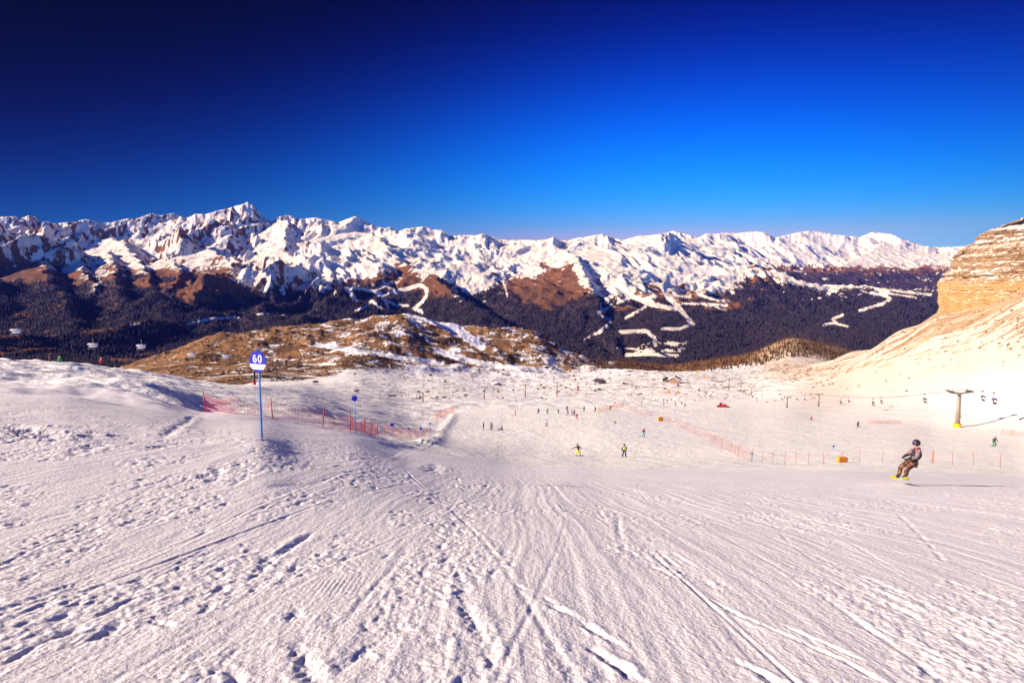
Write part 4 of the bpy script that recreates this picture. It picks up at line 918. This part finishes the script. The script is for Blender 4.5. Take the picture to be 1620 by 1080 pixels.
def cable(pts, label, r=.035):
    P = [Vector(p) for p in pts]; out = []
    for a, b in zip(P, P[1:]):
        for q in range(8):
            f = q/8; c = a.lerp(b, f); c.z -= 4*f*(1-f)*(b-a).length*.008; out.append(c)
    out.append(P[-1]); o = MB().tube([c-P[0] for c in out], r, 4, False).build('lift_cable', DARK, None); o.location = P[0]; return tag(o, label, 'cable', 'lift cables')
bp = big.location
cable([air(1640, 617, 128), air(1572, 620.5, 142), bp+Vector((2.8, 0, hbig+.9)), air(1464, 622.5, 178), air(1382, 629.5, 225), air(1295, 623, 285), air(1245, 628, 325)], 'thin dark lift cable over the right crossarm of the large tower')
cable([air(1640, 613, 135), air(1556, 618, 152), bp+Vector((-2.8, 0, hbig+.9)), air(1395, 627.5, 238), air(1343, 627, 280), air(1287, 623, 300)], 'thin dark lift cable over the left crossarm of the large tower')

# ---------------------------------------------------------------- buildings
WOOD = mat('larch_boards', (.40, .22, .11), .8, 0, .25, 1.5); STONE = mat('rough_stone', (.34, .24, .17), .9, 0, .3, 1.0); RSNOW = mat('roof_snow', (.78, .77, .78), .6); GLASSD = mat('dark_glass', (.02, .025, .04), .2); ROOFD = mat('dark_roof', (.05, .045, .06), .7)
def house(x, y, Y0, w, d, hw, hr, label, rz, wall=WOOD, roofm=RSNOW, name='chalet', cat='building', chim=True, rows_=2):
    p = place(x, y, Y0); t = thing(name, label, cat, p+Vector((0, 0, -.4)), rz)
    MB().prism([(-w/2, -1.5), (w/2, -1.5), (w/2, hw), (0, hw+hr), (-w/2, hw)], -d/2, d/2).build('wall', wall, t)
    MB().prism([(-w/2-.05, -1.5), (w/2+.05, -1.5), (w/2+.05, hw*.30), (-w/2-.05, hw*.30)], -d/2-.06, d/2+.06).build('stone_base', STONE, t)
    o = .9; sl = hr/(w/2); rf = None
    for s in (-1, 1):
        pr = [(0, hw+hr+.05), (s*(w/2+o), hw-sl*o+.05), (s*(w/2+o), hw-sl*o+.55), (0, hw+hr+.6)]
        r_ = MB().prism(pr if s > 0 else pr[::-1], -d/2-o, d/2+o).build('roof', roofm, t); rf = rf or r_
    if chim: MB().box((w*.2, d*.1, hw+hr*.9), (.9, .9, 1.8)).build('chimney', STONE, rf)
    n = max(2, int(w/3)); 
    for k in range(n):
        for q in range(rows_):
            xx_ = (k-(n-1)/2)*w*.8/n; zz_ = hw*(.52 if q == 0 else .98)
            if q == 1 and abs(xx_) > w*.3: continue
            f = MB().box((xx_, -d/2-.05, zz_), (1.25, .12, 1.35)).build('window', WHITE, t); MB().box((xx_, -d/2-.12, zz_), (1.0, .06, 1.1)).build('pane', GLASSD, f)
    for k in range(3):
        f = MB().box((-w/2-.05, (k-1)*d*.28, hw*.52), (.12, 1.2, 1.3)).build('window', WHITE, t); MB().box((-w/2-.12, (k-1)*d*.28, hw*.52), (.06, .95, 1.05)).build('pane', GLASSD, f)
    dr = MB().box((w*.33, -d/2-.06, 1.0), (1.2, .12, 2.3)).build('door', mat('brown_door', (.12, .05, .03)), t); MB().tube([(w*.33+.4, -d/2-.13, 1.0), (w*.33+.4, -d/2-.2, 1.0)], .05, 6).build('handle', DARK, dr)
    return t
house(1067, 606, 560, 10.5, 10, 4.6, 2.8, 'stone and timber mountain chalet with gabled snowy roof', math.radians(-22))
house(1053.5, 604.5, 585, 5.5, 7, 3.6, 1.3, 'dark annex standing against the left side of the chalet', math.radians(-22), mat('dark_boards', (.07, .05, .05), .8), ROOFD, 'annex', 'building', False, 1)
house(949, 606, 540, 9, 7, 2.6, 2.2, 'low hut with steep blue-shaded roof left of the chalet', math.radians(35), WOOD, mat('blue_shade_roof', (.05, .055, .10), .6), 'hut', 'building', False, 1)  # roof colour has the blue shadow painted into it
house(786, 609, 600, 9, 6, 1.8, 1.2, 'low snow-roofed shed at the foot of the brown hill', math.radians(15), mat('dark_boards', (.07, .05, .05)), RSNOW, 'shed', 'building', False, 1)
house(966.5, 578, 905, 12, 8, 4.0, 2.4, 'pale building at the edge of the larch wood', math.radians(-10), mat('pale_render', (.62, .52, .45)), RSNOW, 'house', 'building', True, 1)

# snow groomer
p = place(1143, 644, 300); k = p.y/900
t = thing('snow_groomer', 'red snow groomer working on the bright lower piste', 'snow groomer', p, math.radians(165)); t.scale = (k*3.0,)*3
for s in (-1, 1):
    tr = MB().prism([(-2.2, .25), (-1.9, 0), (1.9, 0), (2.3, .3), (2.2, .8), (-2.1, .85)], s*1.2-.45, s*1.2+.45).build('track', DARK, t, bevel=.04)
    for q in range(5): MB().tube([(-1.6+q*.8, s*1.68, .4), (-1.6+q*.8, s*1.72, .4)], .3, 12).build('wheel', STEEL, tr)
MB().box((-.2, 0, .95), (3.8, 1.6, .6)).box((-1.2, 0, 1.45), (1.5, 1.5, .5)).build('body', RED, t, bevel=.06)
cb = MB().prism([(.1, 1.2), (1.6, 1.2), (1.35, 2.4), (.2, 2.45)], -.85, .85).build('cab', RED, t, bevel=.05)
MB().prism([(.25, 1.65), (1.52, 1.65), (1.38, 2.28), (.3, 2.3)], -.88, .88).build('side_window', GLASSD, cb); MB().box((1.52, 0, 1.95), (.08, 1.4, .6), 0, -.2).build('windscreen', GLASSD, cb)
MB().prism([(2.6, .0), (2.9, .05), (2.75, .5), (2.95, 1.0), (2.7, .95), (2.55, .5)], -2.2, 2.2).build('blade', RED, t)
MB().box((2.4, 0, .45), (.6, .9, .2)).build('blade_arm', DARK, t); MB().box((-2.9, 0, .3), (.9, 3.6, .5)).build('tiller', DARK, t, bevel=.05); MB().box((-2.4, 0, .5), (.5, .6, .2)).build('tiller_arm', DARK, t)

# small banners
def banner(x, y, Y0, w, h, label, feet=.6):
    p = place(x, y, Y0); t = thing('banner', label, 'banner', p, 0)
    MB().box((0, 0, feet+h/2), (w, .12, h)).build('cloth', YEL, t)
    for s in (-1, 1): MB().tube([(s*w*.47, 0.1, -.3), (s*w*.47, 0.1, feet+h)], .09, 6).build('post', STEEL, t, True)
banner(1103, 591, 700, 4.5, 1.8, 'small yellow banner at the edge of the larch wood'); banner(1115, 599, 620, 1.3, 4.0, 'tall narrow yellow banner right of the chalet')
banner(1058, 622, 430, 1.6, 2.8, 'small upright yellow banner in the middle of the snowfield', .2); banner(1072, 622, 430, 1.6, 1.8, 'lower yellow banner right of the upright one in the snowfield', .2); banner(1046, 621.5, 440, 6, .6, 'long low yellow banner strip in the snowfield', .2)

# ---------------------------------------------------------------- people
def skin(name, nodes, edges, m, parent=None, lvl=1, root='pelvis', smooth=True):
    names = list(nodes); me = bpy.data.meshes.new(name+'_s'); me.from_pydata([nodes[n][0] for n in names], [(names.index(a), names.index(b)) for a, b in edges], [])
    o = bpy.data.objects.new(name+'_s', me); COL.objects.link(o); o.modifiers.new('skin', 'SKIN'); 
    if not me.skin_vertices: 
        bpy.context.view_layer.objects.active = o
    lay = me.skin_vertices[0].data
    for i, n in enumerate(names):
        r = nodes[n][1]; r = r if isinstance(r, tuple) else (r, r); lay[i].radius = r; lay[i].use_root = (n == root)
    sb = o.modifiers.new('sub', 'SUBSURF'); sb.levels = lvl; sb.render_levels = lvl
    dg = bpy.context.evaluated_depsgraph_get(); dg.update(); nm = bpy.data.meshes.new_from_object(o.evaluated_get(dg)); nm.name = name
    bpy.data.objects.remove(o); nm.materials.clear(); nm.materials.append(m)
    if smooth: nm.polygons.foreach_set('use_smooth', [True]*len(nm.polygons))
    q = bpy.data.objects.new(name, nm); COL.objects.link(q)
    if parent: q.parent = parent
    return q
SKIN = mat('skin', (.55, .30, .20), .6)
def cloth(name, col, r=.85): return mat(name, col, r, 0, .15, 12)
BLACK = cloth('black_cloth', (.015, .015, .02)); 
def body_nodes(J):
    N = {}; E = []
    def n(k, p, r): N[k] = (p, r)
    n('pelvis', J['pelvis'], .105); n('spine', J['spine'], .10); n('chest', J['chest'], .12); n('neck', J['neck'], .05); n('head', J['head'], .078); n('crown', J['crown'], .062)
    E += [('pelvis', 'spine'), ('spine', 'chest'), ('chest', 'neck'), ('neck', 'head'), ('head', 'crown')]
    for s in 'lr':
        n('sh'+s, J['sh'+s], .058); n('el'+s, J['el'+s], .04); n('wr'+s, J['wr'+s], .028); n('ha'+s, J['ha'+s], .032)
        n('hp'+s, J['hp'+s], .085); n('kn'+s, J['kn'+s], .055); n('an'+s, J['an'+s], .04); n('to'+s, J['to'+s], .036)
        E += [('chest', 'sh'+s), ('sh'+s, 'el'+s), ('el'+s, 'wr'+s), ('wr'+s, 'ha'+s), ('pelvis', 'hp'+s), ('hp'+s, 'kn'+s), ('kn'+s, 'an'+s), ('an'+s, 'to'+s)]
    return N, E
def lerp3(a, b, f): return tuple(a[i]*(1-f)+b[i]*f for i in range(3))
def person(J, label, jacket, trousers, helmet, gear, loc, rz, grp='skiers and snowboarders on the piste', hi=False, boots=None, gmat=None, tilt=0, sleeve=None, pack=None):
    N, E = body_nodes(J); lv = 2 if hi else 1
    if hi: N = {k: (p, r*(.72 if k[:2] in ('sh', 'pe', 'sp', 'ch', 'hp', 'el') else .9)) for k, (p, r) in N.items()}
    b = skin('person', N, E, SKIN, None, lv); tag(b, label, 'person', grp); b.location = loc; b.rotation_euler = (0, 0, rz)
    jn = {'pelvis': (lerp3(J['pelvis'], J['spine'], -.02), (.165, .15)), 'spine': (J['spine'], (.165, .145)), 'chest': (J['chest'], (.18, .15)), 'collar': (lerp3(J['chest'], J['neck'], .75), .085)}
    je = [('pelvis', 'spine'), ('spine', 'chest'), ('chest', 'collar')]
    for s in 'lr':
        jn['sh'+s] = (J['sh'+s], .088); jn['el'+s] = (J['el'+s], .066); jn['wr'+s] = (lerp3(J['el'+s], J['wr'+s], .95), .050)
        if not sleeve: je += [('chest', 'sh'+s), ('sh'+s, 'el'+s), ('el'+s, 'wr'+s)]
    if sleeve:
        for s in 'lr':
            sn = {'a': (lerp3(J['chest'], J['sh'+s], .75), .085), 'pelvis': (J['sh'+s], .092), 'b': (J['el'+s], .070), 'c': (lerp3(J['el'+s], J['wr'+s], .95), .052)}
            skin('sleeve', sn, [('a', 'pelvis'), ('pelvis', 'b'), ('b', 'c')], sleeve, b, lv); del jn['sh'+s], jn['el'+s], jn['wr'+s]
    skin('jacket', jn, je, jacket, b, lv)
    tn = {'pelvis': (J['pelvis'], (.155, .14))}; te = []
    for s in 'lr':
        tn['hp'+s] = (J['hp'+s], .115); tn['kn'+s] = (J['kn'+s], .085); tn['an'+s] = (lerp3(J['kn'+s], J['an'+s], .9), .078); te += [('pelvis', 'hp'+s), ('hp'+s, 'kn'+s), ('kn'+s, 'an'+s)]
    skin('trousers', tn, te, trousers, b, lv)
    h = J['head']; c = J['crown']; hc = lerp3(h, c, .55); f = J.get('face', (0, 1, 0)); ax = Vector(f).normalized()
    MB().ball(hc, .128, 16, 10, (1, 1, 1.02), -.62).build('helmet', helmet, b, True)
    g1 = Vector(hc)+ax*.095+Vector((0, 0, -.045)); rt_ = ax.cross(Vector((0, 0, 1)))
    MB().tube([g1-rt_*.085-ax*.03, g1-rt_*.04, g1+ax*.012, g1+rt_*.04, g1+rt_*.085-ax*.03], .034, 8).build('goggles', mat('goggle_lens', (.04, .02, .05), .15), b, True)
    if hi:
        g2 = Vector(h)+ax*.085; MB().ball(g2+Vector((0, 0, -.012)), .016, 8, 6).build('nose', SKIN, b, True)
    for s in 'lr':
        a_, t_ = Vector(J['an'+s]), Vector(J['to'+s]); bt = boots or mat('ski_boot', (.04, .04, .05), .4)
        skin('boot', {'pelvis': (tuple(a_), .068), 'a': (tuple(a_+Vector((0, 0, .14))), .066), 'b': (tuple(lerp3(a_, t_, .6)), .06), 'c': (tuple(t_), .05)}, [('a', 'pelvis'), ('pelvis', 'b'), ('b', 'c')], bt, b, 1)
        w_, h_ = Vector(J['wr'+s]), Vector(J['ha'+s]); d = (h_-w_).normalized(); gm = mat('black_glove', (.02, .02, .022), .7)
        if hi:
            side = d.cross(Vector((0, 0, 1))).normalized(); up = side.cross(d); gn = {'cuff': (tuple(w_-d*.05), .052), 'pelvis': (tuple(w_+d*.02), .044), 'palm': (tuple(w_+d*.085), .042)}; ge = [('cuff', 'pelvis'), ('pelvis', 'palm')]
            for q, ln in enumerate((.055, .068, .064, .050)):
                r0 = w_+d*.10+side*(q-1.5)*.021; k1 = 'f%d' % q; gn[k1] = (tuple(r0), .0125); gn[k1+'m'] = (tuple(r0+d*ln*.6-up*.012), .0115); gn[k1+'t'] = (tuple(r0+d*ln*.85-up*.040), .010)
                ge += [('palm', k1), (k1, k1+'m'), (k1+'m', k1+'t')]
            gn['th'] = (tuple(w_+d*.06-side*.045-up*.01), .014); gn['tt'] = (tuple(w_+d*.10-side*.06-up*.035), .011); ge += [('palm', 'th'), ('th', 'tt')]
            skin('glove', gn, ge, gm, b, 1)
        else: MB().ball(tuple(h_), .055, 8, 6).build('glove', gm, b, True)
    if gear == 'ski':
        for s in 'lr':
            a_ = Vector(J['an'+s]); m_ = MB(); y_ = a_.y; pr = [(-.85, .0), (.70, .0), (.85, .06), (.93, .13), (.92, .15), (.84, .08), (.69, .02), (-.85, .02)]
            v = [(a_.x+sx, y_+q[0], q[1]) for sx in (-.045, .045) for q in pr]; n_ = len(pr); m_.add(v, [tuple(range(n_))[::-1], tuple(range(n_, 2*n_))]+[(i, (i+1) % n_, n_+(i+1) % n_, n_+i) for i in range(n_)])
            m_.build('ski', gmat or mat('ski_top', (.05, .05, .08), .3), b)
            ha = Vector(J['ha'+s]); e_ = ha+Vector((0, -.35, -ha.z+.02)) if s == 'l' else ha+Vector((0, -.25, -ha.z+.02))
            MB().tube([ha+(ha-e_)*.06, e_], .010, 6).build('ski_pole', DARK, b)
    if gear == 'board':
        ax_ = J['board']; o_ = Vector(J['board_o']); m_ = MB(); dd = Vector(ax_).normalized(); sd2 = Vector((0, 0, 1)).cross(dd).normalized(); up = dd.cross(sd2)
        vs = []; n_ = 22
        for i in range(n_+1):
            u = i/n_*2-1; w2 = .125*math.sqrt(max(0, 1-max(0, (abs(u)-.84)/.16)**2))*(1-.12*(1-u*u))+.003; lift = max(0, abs(u)-.74)**1.5*.75
            for sgn, zz2 in ((-1, 0), (1, 0), (1, .018), (-1, .018)): vs.append(tuple(o_+dd*u*.77+sd2*sgn*w2+up*(lift+zz2)))
        fs = []
        for i in range(n_):
            for q in range(4): fs.append((i*4+q, i*4+(q+1) % 4, i*4+4+(q+1) % 4, i*4+4+q))
        fs += [(3, 2, 1, 0), tuple(n_*4+q for q in range(4))]; m_.add(vs, fs); m_.build('snowboard', gmat, b)
    if pack: 
        ch = Vector(J['chest'])-ax*.2; MB().box(ch-Vector((0, 0, .1)), (.30, .20, .48), math.atan2(ax.y, ax.x)-math.pi/2, 0, .8).build('backpack', pack, b, bevel=.04)
    return b
def mir(d):
    o = dict(d)
    for k, v in list(d.items()):
        if k.endswith('r') and k[:-1]+'l' not in d and len(k) == 3: o[k[:-1]+'l'] = (-v[0], v[1], v[2])
    return o
SKI = mir(dict(pelvis=(0, -.12, .86), spine=(0, -.05, 1.06), chest=(0, .05, 1.27), neck=(0, .12, 1.44), head=(0, .15, 1.53), crown=(0, .16, 1.64), shr=(.19, .06, 1.35), elr=(.31, .04, 1.09), wrr=(.29, .27, 1.02), har=(.28, .34, 1.02), hpr=(.11, -.10, .84), knr=(.16, .14, .50), anr=(.17, -.02, .11), tor=(.17, .15, .06)))
STAND = mir(dict(pelvis=(0, 0, .93), spine=(0, 0, 1.13), chest=(0, .0, 1.33), neck=(0, .01, 1.50), head=(0, .03, 1.60), crown=(0, .03, 1.71), shr=(.19, 0, 1.42), elr=(.30, -.03, 1.16), wrr=(.32, .08, .94), har=(.32, .11, .87), hpr=(.11, 0, .92), knr=(.15, .05, .51), anr=(.20, 0, .11), tor=(.21, .16, .06)))
CROUCH = mir(dict(pelvis=(0, -.28, .62), spine=(0, -.16, .80), chest=(0, .02, .96), neck=(0, .16, 1.06), head=(0, .22, 1.13), crown=(0, .25, 1.23), shr=(.19, .05, 1.02), elr=(.27, .18, .80), wrr=(.20, .38, .84), har=(.18, .44, .86), hpr=(.11, -.26, .61), knr=(.16, .12, .47), anr=(.17, -.06, .11), tor=(.17, .12, .06)))
SIT = dict(pelvis=(0, 0, .14), spine=(0, -.03, .34), chest=(0, -.02, .54), neck=(0, .02, .70), head=(0, .04, .80), crown=(0, .04, .91), shr=(.19, -.02, .62), shl=(-.19, -.02, .62), elr=(.28, -.16, .38), ell=(-.26, .10, .40), wrr=(.27, -.25, .14), wrl=(-.18, .28, .38), har=(.27, -.28, .08), hal=(-.16, .33, .36),
 hpr=(.10, .04, .13), hpl=(-.10, .04, .13), knr=(.14, .44, .28), knl=(-.16, .42, .32), anr=(.14, .80, .10), anl=(-.18, .74, .12), tor=(.15, .86, .20), tol=(-.19, .82, .2))
RIDE = dict(pelvis=(.02, 0, .78), spine=(.0, .02, .98), chest=(-.04, .05, 1.18), neck=(-.08, .08, 1.36), head=(-.10, .1, 1.46), crown=(-.10, .11, 1.57), shr=(.14, .03, 1.28), shl=(-.22, .07, 1.24), elr=(.36, .0, 1.08), ell=(-.50, .08, 1.12), wrr=(.34, .10, .86), wrl=(-.76, .12, 1.08), har=(.33, .14, .80), hal=(-.84, .13, 1.06),
 hpr=(.12, 0, .76), hpl=(-.10, 0, .76), knr=(.25, .14, .46), knl=(-.22, .14, .44), anr=(.25, -.01, .11), anl=(-.26, -.01, .11), tor=(.27, .15, .06), tol=(-.28, .15, .06), board=(1, 0, 0), board_o=(0, .04, .0))
def C(n, c): return cloth(n, c)
LIME = C('lime_cloth', (.50, .72, .01)); YLW = C('yellow_cloth', (.80, .70, .005)); REDC = C('red_cloth', (.50, .02, .03)); ORC = C('orange_red_cloth', (.70, .09, .03)); SKYB = C('sky_blue_cloth', (.05, .50, .75)); NAVY = C('navy_cloth', (.02, .03, .12)); GRY = C('grey_cloth', (.22, .21, .22)); BRN = C('dark_brown_cloth', (.05, .03, .025)); WHT = C('white_cloth', (.65, .65, .68)); GRN = C('green_cloth', (.02, .22, .08)); TEAL = C('teal_cloth', (.02, .16, .16)); BLUEC = C('blue_cloth', (.03, .08, .45))

# the snowboarder on the right, airborne a hand's breadth, leaning back to the right and facing left
g = NT('camouflage_cloth'); n1_ = g.noise(7, 2, .5); n2_ = g.noise(11, 2, .5, stretch=(1, 1, .7))
q_ = g.mix(g.ramp(n1_, .47, .50), (.07, .022, .014), (.24, .12, .07)); g.put(g.mix(g.ramp(n2_, .56, .59), q_, (.05, .035, .03)), g.b.inputs['Base Color']); g.b.inputs['Roughness'].default_value = .9; CAMO = g.m
kb = 20.5/900
def bj(px_, py_, y=0.0, dz=0.0): return ((px_-1424)*kb, y, (758-py_)*kb+dz)
BJ = dict(pelvis=bj(1441.5, 728.5, 0), spine=bj(1446.2, 720.5), chest=bj(1448.5, 711.5), neck=bj(1447.6, 704.5), head=bj(1446.4, 700.0), crown=bj(1447.0, 695.2), face=(-1, -.25, -.05),
 shl=bj(1447.0, 709, -.17), shr=bj(1449, 709, .17), ell=bj(1440.5, 719, -.24), elr=bj(1441.5, 719, .22), wrl=bj(1432.5, 720.2, -.20), wrr=bj(1432, 719.5, .08), hal=bj(1429.3, 721.0, -.18), har=bj(1428.8, 721.4, .06),
 hpl=bj(1440, 730.5, -.10), hpr=bj(1440, 730.5, .10), knl=bj(1427.3, 739, -.20), knr=bj(1429.3, 739.5, .20), anl=bj(1425.6, 752.0, -.24, .05), anr=bj(1430, 752.4, .24, -.05), tol=bj(1418.8, 754.4, -.28, .05), tor=bj(1423.0, 755.0, .20, -.05), board=(.34, 1, -.285), board_o=bj(1423.5, 757.8, 0.0))
VEST = cloth('dark_plum_vest', (.022, .016, .035))
sb = person(BJ, 'snowboarder in camouflage trousers, dark vest and red collar riding a yellow board', VEST, CAMO, mat('plum_helmet', (.030, .014, .045), .35), 'board', air(1424, 758, 20.5), 0, 'snowboarder in front', True, mat('dark_boot', (.03, .02, .02)), mat('yellow_board', (.70, .62, .01), .35), sleeve=cloth('grey_sleeve', (.22, .16, .16)))
skin('vest_back', {'pelvis': (bj(1444.5, 724.5), (.19, .15)), 'a': (bj(1448.6, 717), (.19, .16)), 'b': (bj(1450.4, 710.5), (.165, .15))}, [('pelvis', 'a'), ('a', 'b')], VEST, sb, 2)
skin('hood', {'pelvis': (bj(1449.8, 707.0), .095), 'b': (bj(1453.2, 709.0), .07)}, [('pelvis', 'b')], VEST, sb, 2)
skin('collar', {'pelvis': (bj(1446.6, 704.4), .092), 'a': (bj(1447.0, 706.6), .10)}, [('pelvis', 'a')], cloth('red_collar', (.75, .05, .05)), sb, 2)
skin('vest_hem', {'pelvis': (bj(1442.3, 727.0), (.18, .15)), 'a': (bj(1440.4, 731), (.17, .15))}, [('pelvis', 'a')], VEST, sb, 1)

def put(x, y, Y0): return place(x, y, Y0)
R_ = math.radians
person(RIDE, 'snowboarder in dark jacket and yellow trousers with one arm out', BRN, YLW, BLACK, 'board', put(915, 721, 76), R_(10), gmat=mat('grey_board', (.1, .1, .12)))
person(STAND, 'person in yellow and black jacket and black trousers standing on the piste', LIME, BLACK, BLACK, 'ski', put(987.5, 723, 76), R_(175), sleeve=BLACK)
person(SKI, 'skier in red jacket and sky blue trousers with a dark backpack', REDC, SKYB, NAVY, 'ski', put(1018, 691, 91), R_(-160), pack=NAVY)
person(CROUCH, 'crouching skier in lime jacket and blue trousers', LIME, BLUEC, LIME, 'ski', put(973, 670, 150), R_(-20))
p5 = person(STAND, 'person in black, left of the group of three on the piste', BLACK, BLACK, BLACK, 'none', put(765, 680, 127), R_(90))
person(SKI, 'skier in grey bent forward, middle of the group of three', GRY, BRN, BLACK, 'ski', put(777.5, 680, 127), R_(20))
person(SIT, 'person in navy sitting on the snow, right of the group of three', NAVY, BLACK, NAVY, 'board', put(793.5, 680, 127), R_(95), gmat=mat('grey_board', (.1, .1, .12))) if False else None
SITB = dict(SIT); SITB['board'] = (1, 0, 0); SITB['board_o'] = (0, .80, .03)
person(SITB, 'person in navy sitting on the snow, right of the group of three', NAVY, BLACK, NAVY, 'board', put(794, 680, 127), R_(92), gmat=mat('grey_board', (.1, .1, .12)))
person(SKI, 'skier in white jacket and grey trousers alone in the middle of the piste', WHT, GRY, BLACK, 'ski', put(864.5, 675, 138), R_(170))
person(STAND, 'person in orange red suit at the far left of the piste', ORC, ORC, BLACK, 'ski', put(815.5, 657.5, 172), R_(80))
person(SKI, 'skier in a red suit, nearest of the crowd at the far end of the piste', REDC, REDC, BLACK, 'ski', put(912.5, 662.5, 160), R_(170))
person(SKI, 'skier with dark jacket and green trousers alone at the right edge', C('dusky_cloth', (.10, .05, .08)), GRN, TEAL, 'ski', put(1572.5, 706, 92), R_(175))
person(SKI, 'skier in black leaning on the bright lower piste', BLACK, BLACK, BLACK, 'ski', put(1357, 676, 165), R_(-60))
person(CROUCH, 'skier in red and black high on the bright lower piste', REDC, BLACK, BLACK, 'ski', put(1283.5, 664.5, 205), R_(-50))
far_src = {}
def far(x, y, Y0, j, tr, label, pose=SKI, rz=0, grp='small distant skiers'):
    return person(pose, label, j, tr, BLACK if j is not WHT else NAVY, 'ski', put(x, y, Y0), R_(rz), grp)
far(852, 654, 190, NAVY, BLACK, 'distant skier in navy, first of three spaced skiers at the far end', STAND, 30)
far(866, 654.5, 190, GRN, GRN, 'distant skier in green, middle of three spaced skiers at the far end', STAND, 150)
far(883.5, 654.5, 190, BRN, BLACK, 'distant skier in dark brown, third of three spaced skiers at the far end', SKI, 100)
far(898.5, 657, 182, BLACK, GRY, 'distant leaning skier in black left of the red-suited skier', SKI, 60)
far(904.5, 656, 184, GRY, GRY, 'distant skier in grey close to the red-suited skier', SKI, -60)
far(908.5, 657, 182, C('maroon_cloth', (.16, .03, .03)), BLACK, 'distant skier in maroon touching the red-suited skier', STAND, 0)
far(897, 649.5, 208, BLACK, BLACK, 'distant skier in black above the leaning skier', STAND, 0)
far(924, 650, 208, TEAL, BLACK, 'distant skier in teal right of the red-suited skier', STAND, 40)
far(942, 650.5, 205, BLACK, BLACK, 'distant skier in black at the left end of the pink net', SKI, 40)
far(949, 652.5, 200, LIME, LIME, 'distant crouching skier in lime in front of the pink net', CROUCH, 80)
far(966, 648, 215, BLACK, BLACK, 'distant skier in black at the right end of the pink net', SKI, 0)
p = place(89, 574, 76); person(STAND, 'person in green just showing over the left snow crest', GRN, BLACK, LIME, 'none', p-Vector((0, -.6, .9)), 0, 'people behind the left crest')
p = place(156, 577, 84); person(STAND, 'person in red and white just showing over the left snow crest', REDC, BLACK, WHT, 'none', p-Vector((0, -.6, .7)), 0, 'people behind the left crest')
# tiny crowd on the flat by the far lift: one figure copied with other clothes
crowd = [(1018, 633, NAVY, 'a little apart at the left of the crowd'), (1036.5, 635, BLACK, 'leftmost of the far crowd'), (1041, 635.5, GRY, 'second from the left in the far crowd'), (1049.5, 635, REDC, 'in red at the left half of the far crowd'), (1055.5, 636.5, BLACK, 'centre left of the far crowd'), (1062, 634, ORC, 'in orange at the top of the far crowd'), (1067.5, 639, REDC, 'in red low in the far crowd'), (1069, 643, BRN, 'lowest of the far crowd'),
 (1074, 633.5, TEAL, 'in teal at the top right of the far crowd'), (1078, 640, BLACK, 'dark in the right half of the far crowd'), (1083.5, 644, NAVY, 'low in the right half of the far crowd'), (1099, 635, REDC, 'in red at the right end of the far crowd'), (1050, 641, GRY, 'in grey low at the left of the far crowd'), (1015, 640, BLACK, 'below the lone figure left of the far crowd'), (1125, 624, BLACK, 'alone beyond the right end of the crowd'), (1197, 632, BLACK, 'alone above the red snow groomer')]
src = None
for i, (x, y, cm, lab) in enumerate(crowd):
    p = place(x, y, 320)
    if src is None: src = person(STAND, 'tiny far figure in navy '+lab, cm, BLACK, BLACK, 'none', p, 0, 'tiny crowd by the far lift'); KID = list(src.children); continue
    c = src.copy(); COL.objects.link(c); c.location = p; c.rotation_euler = (0, 0, i*1.3); c['label'] = 'tiny far figure '+lab
    for ch in KID:
        d = ch.copy(); COL.objects.link(d); d.parent = c
        if ch.name.startswith('jacket'): d.material_slots[0].link = 'OBJECT'; d.material_slots[0].material = cm

# ---------------------------------------------------------------- haze
def box_mesh(name, lo, hi, mat=None):
    me = bpy.data.meshes.new(name); v = [(x, y, z) for x in (lo[0], hi[0]) for y in (lo[1], hi[1]) for z in (lo[2], hi[2])]
    me.from_pydata(v, [], [(0,1,3,2),(4,6,7,5),(0,4,5,1),(2,3,7,6),(0,2,6,4),(1,5,7,3)]); me.update()
    o = bpy.data.objects.new(name, me); COL.objects.link(o)
    if mat: me.materials.append(mat)
    return o
zlo = min(float(np.min(Zg)), -900.0)-1; zhi = max(float(np.max(Zg)), 20.0)+3
hz = bpy.data.materials.new('haze_air'); hz.use_nodes = True; ht = hz.node_tree; ht.nodes.clear()
ho = ht.nodes.new('ShaderNodeOutputMaterial'); hv = ht.nodes.new('ShaderNodeVolumePrincipled')
hv.inputs['Color'].default_value = (.09, .15, .95, 1); hv.inputs['Density'].default_value = 1.15e-5; hv.inputs['Anisotropy'].default_value = 0.0
ht.links.new(hv.outputs[0], ho.inputs['Volume'])
hb = box_mesh('haze', (float(Xg.min())-10, -120, zlo), (float(Xg.max())+10, 17100, zhi), hz); hb['kind'] = 'stuff'
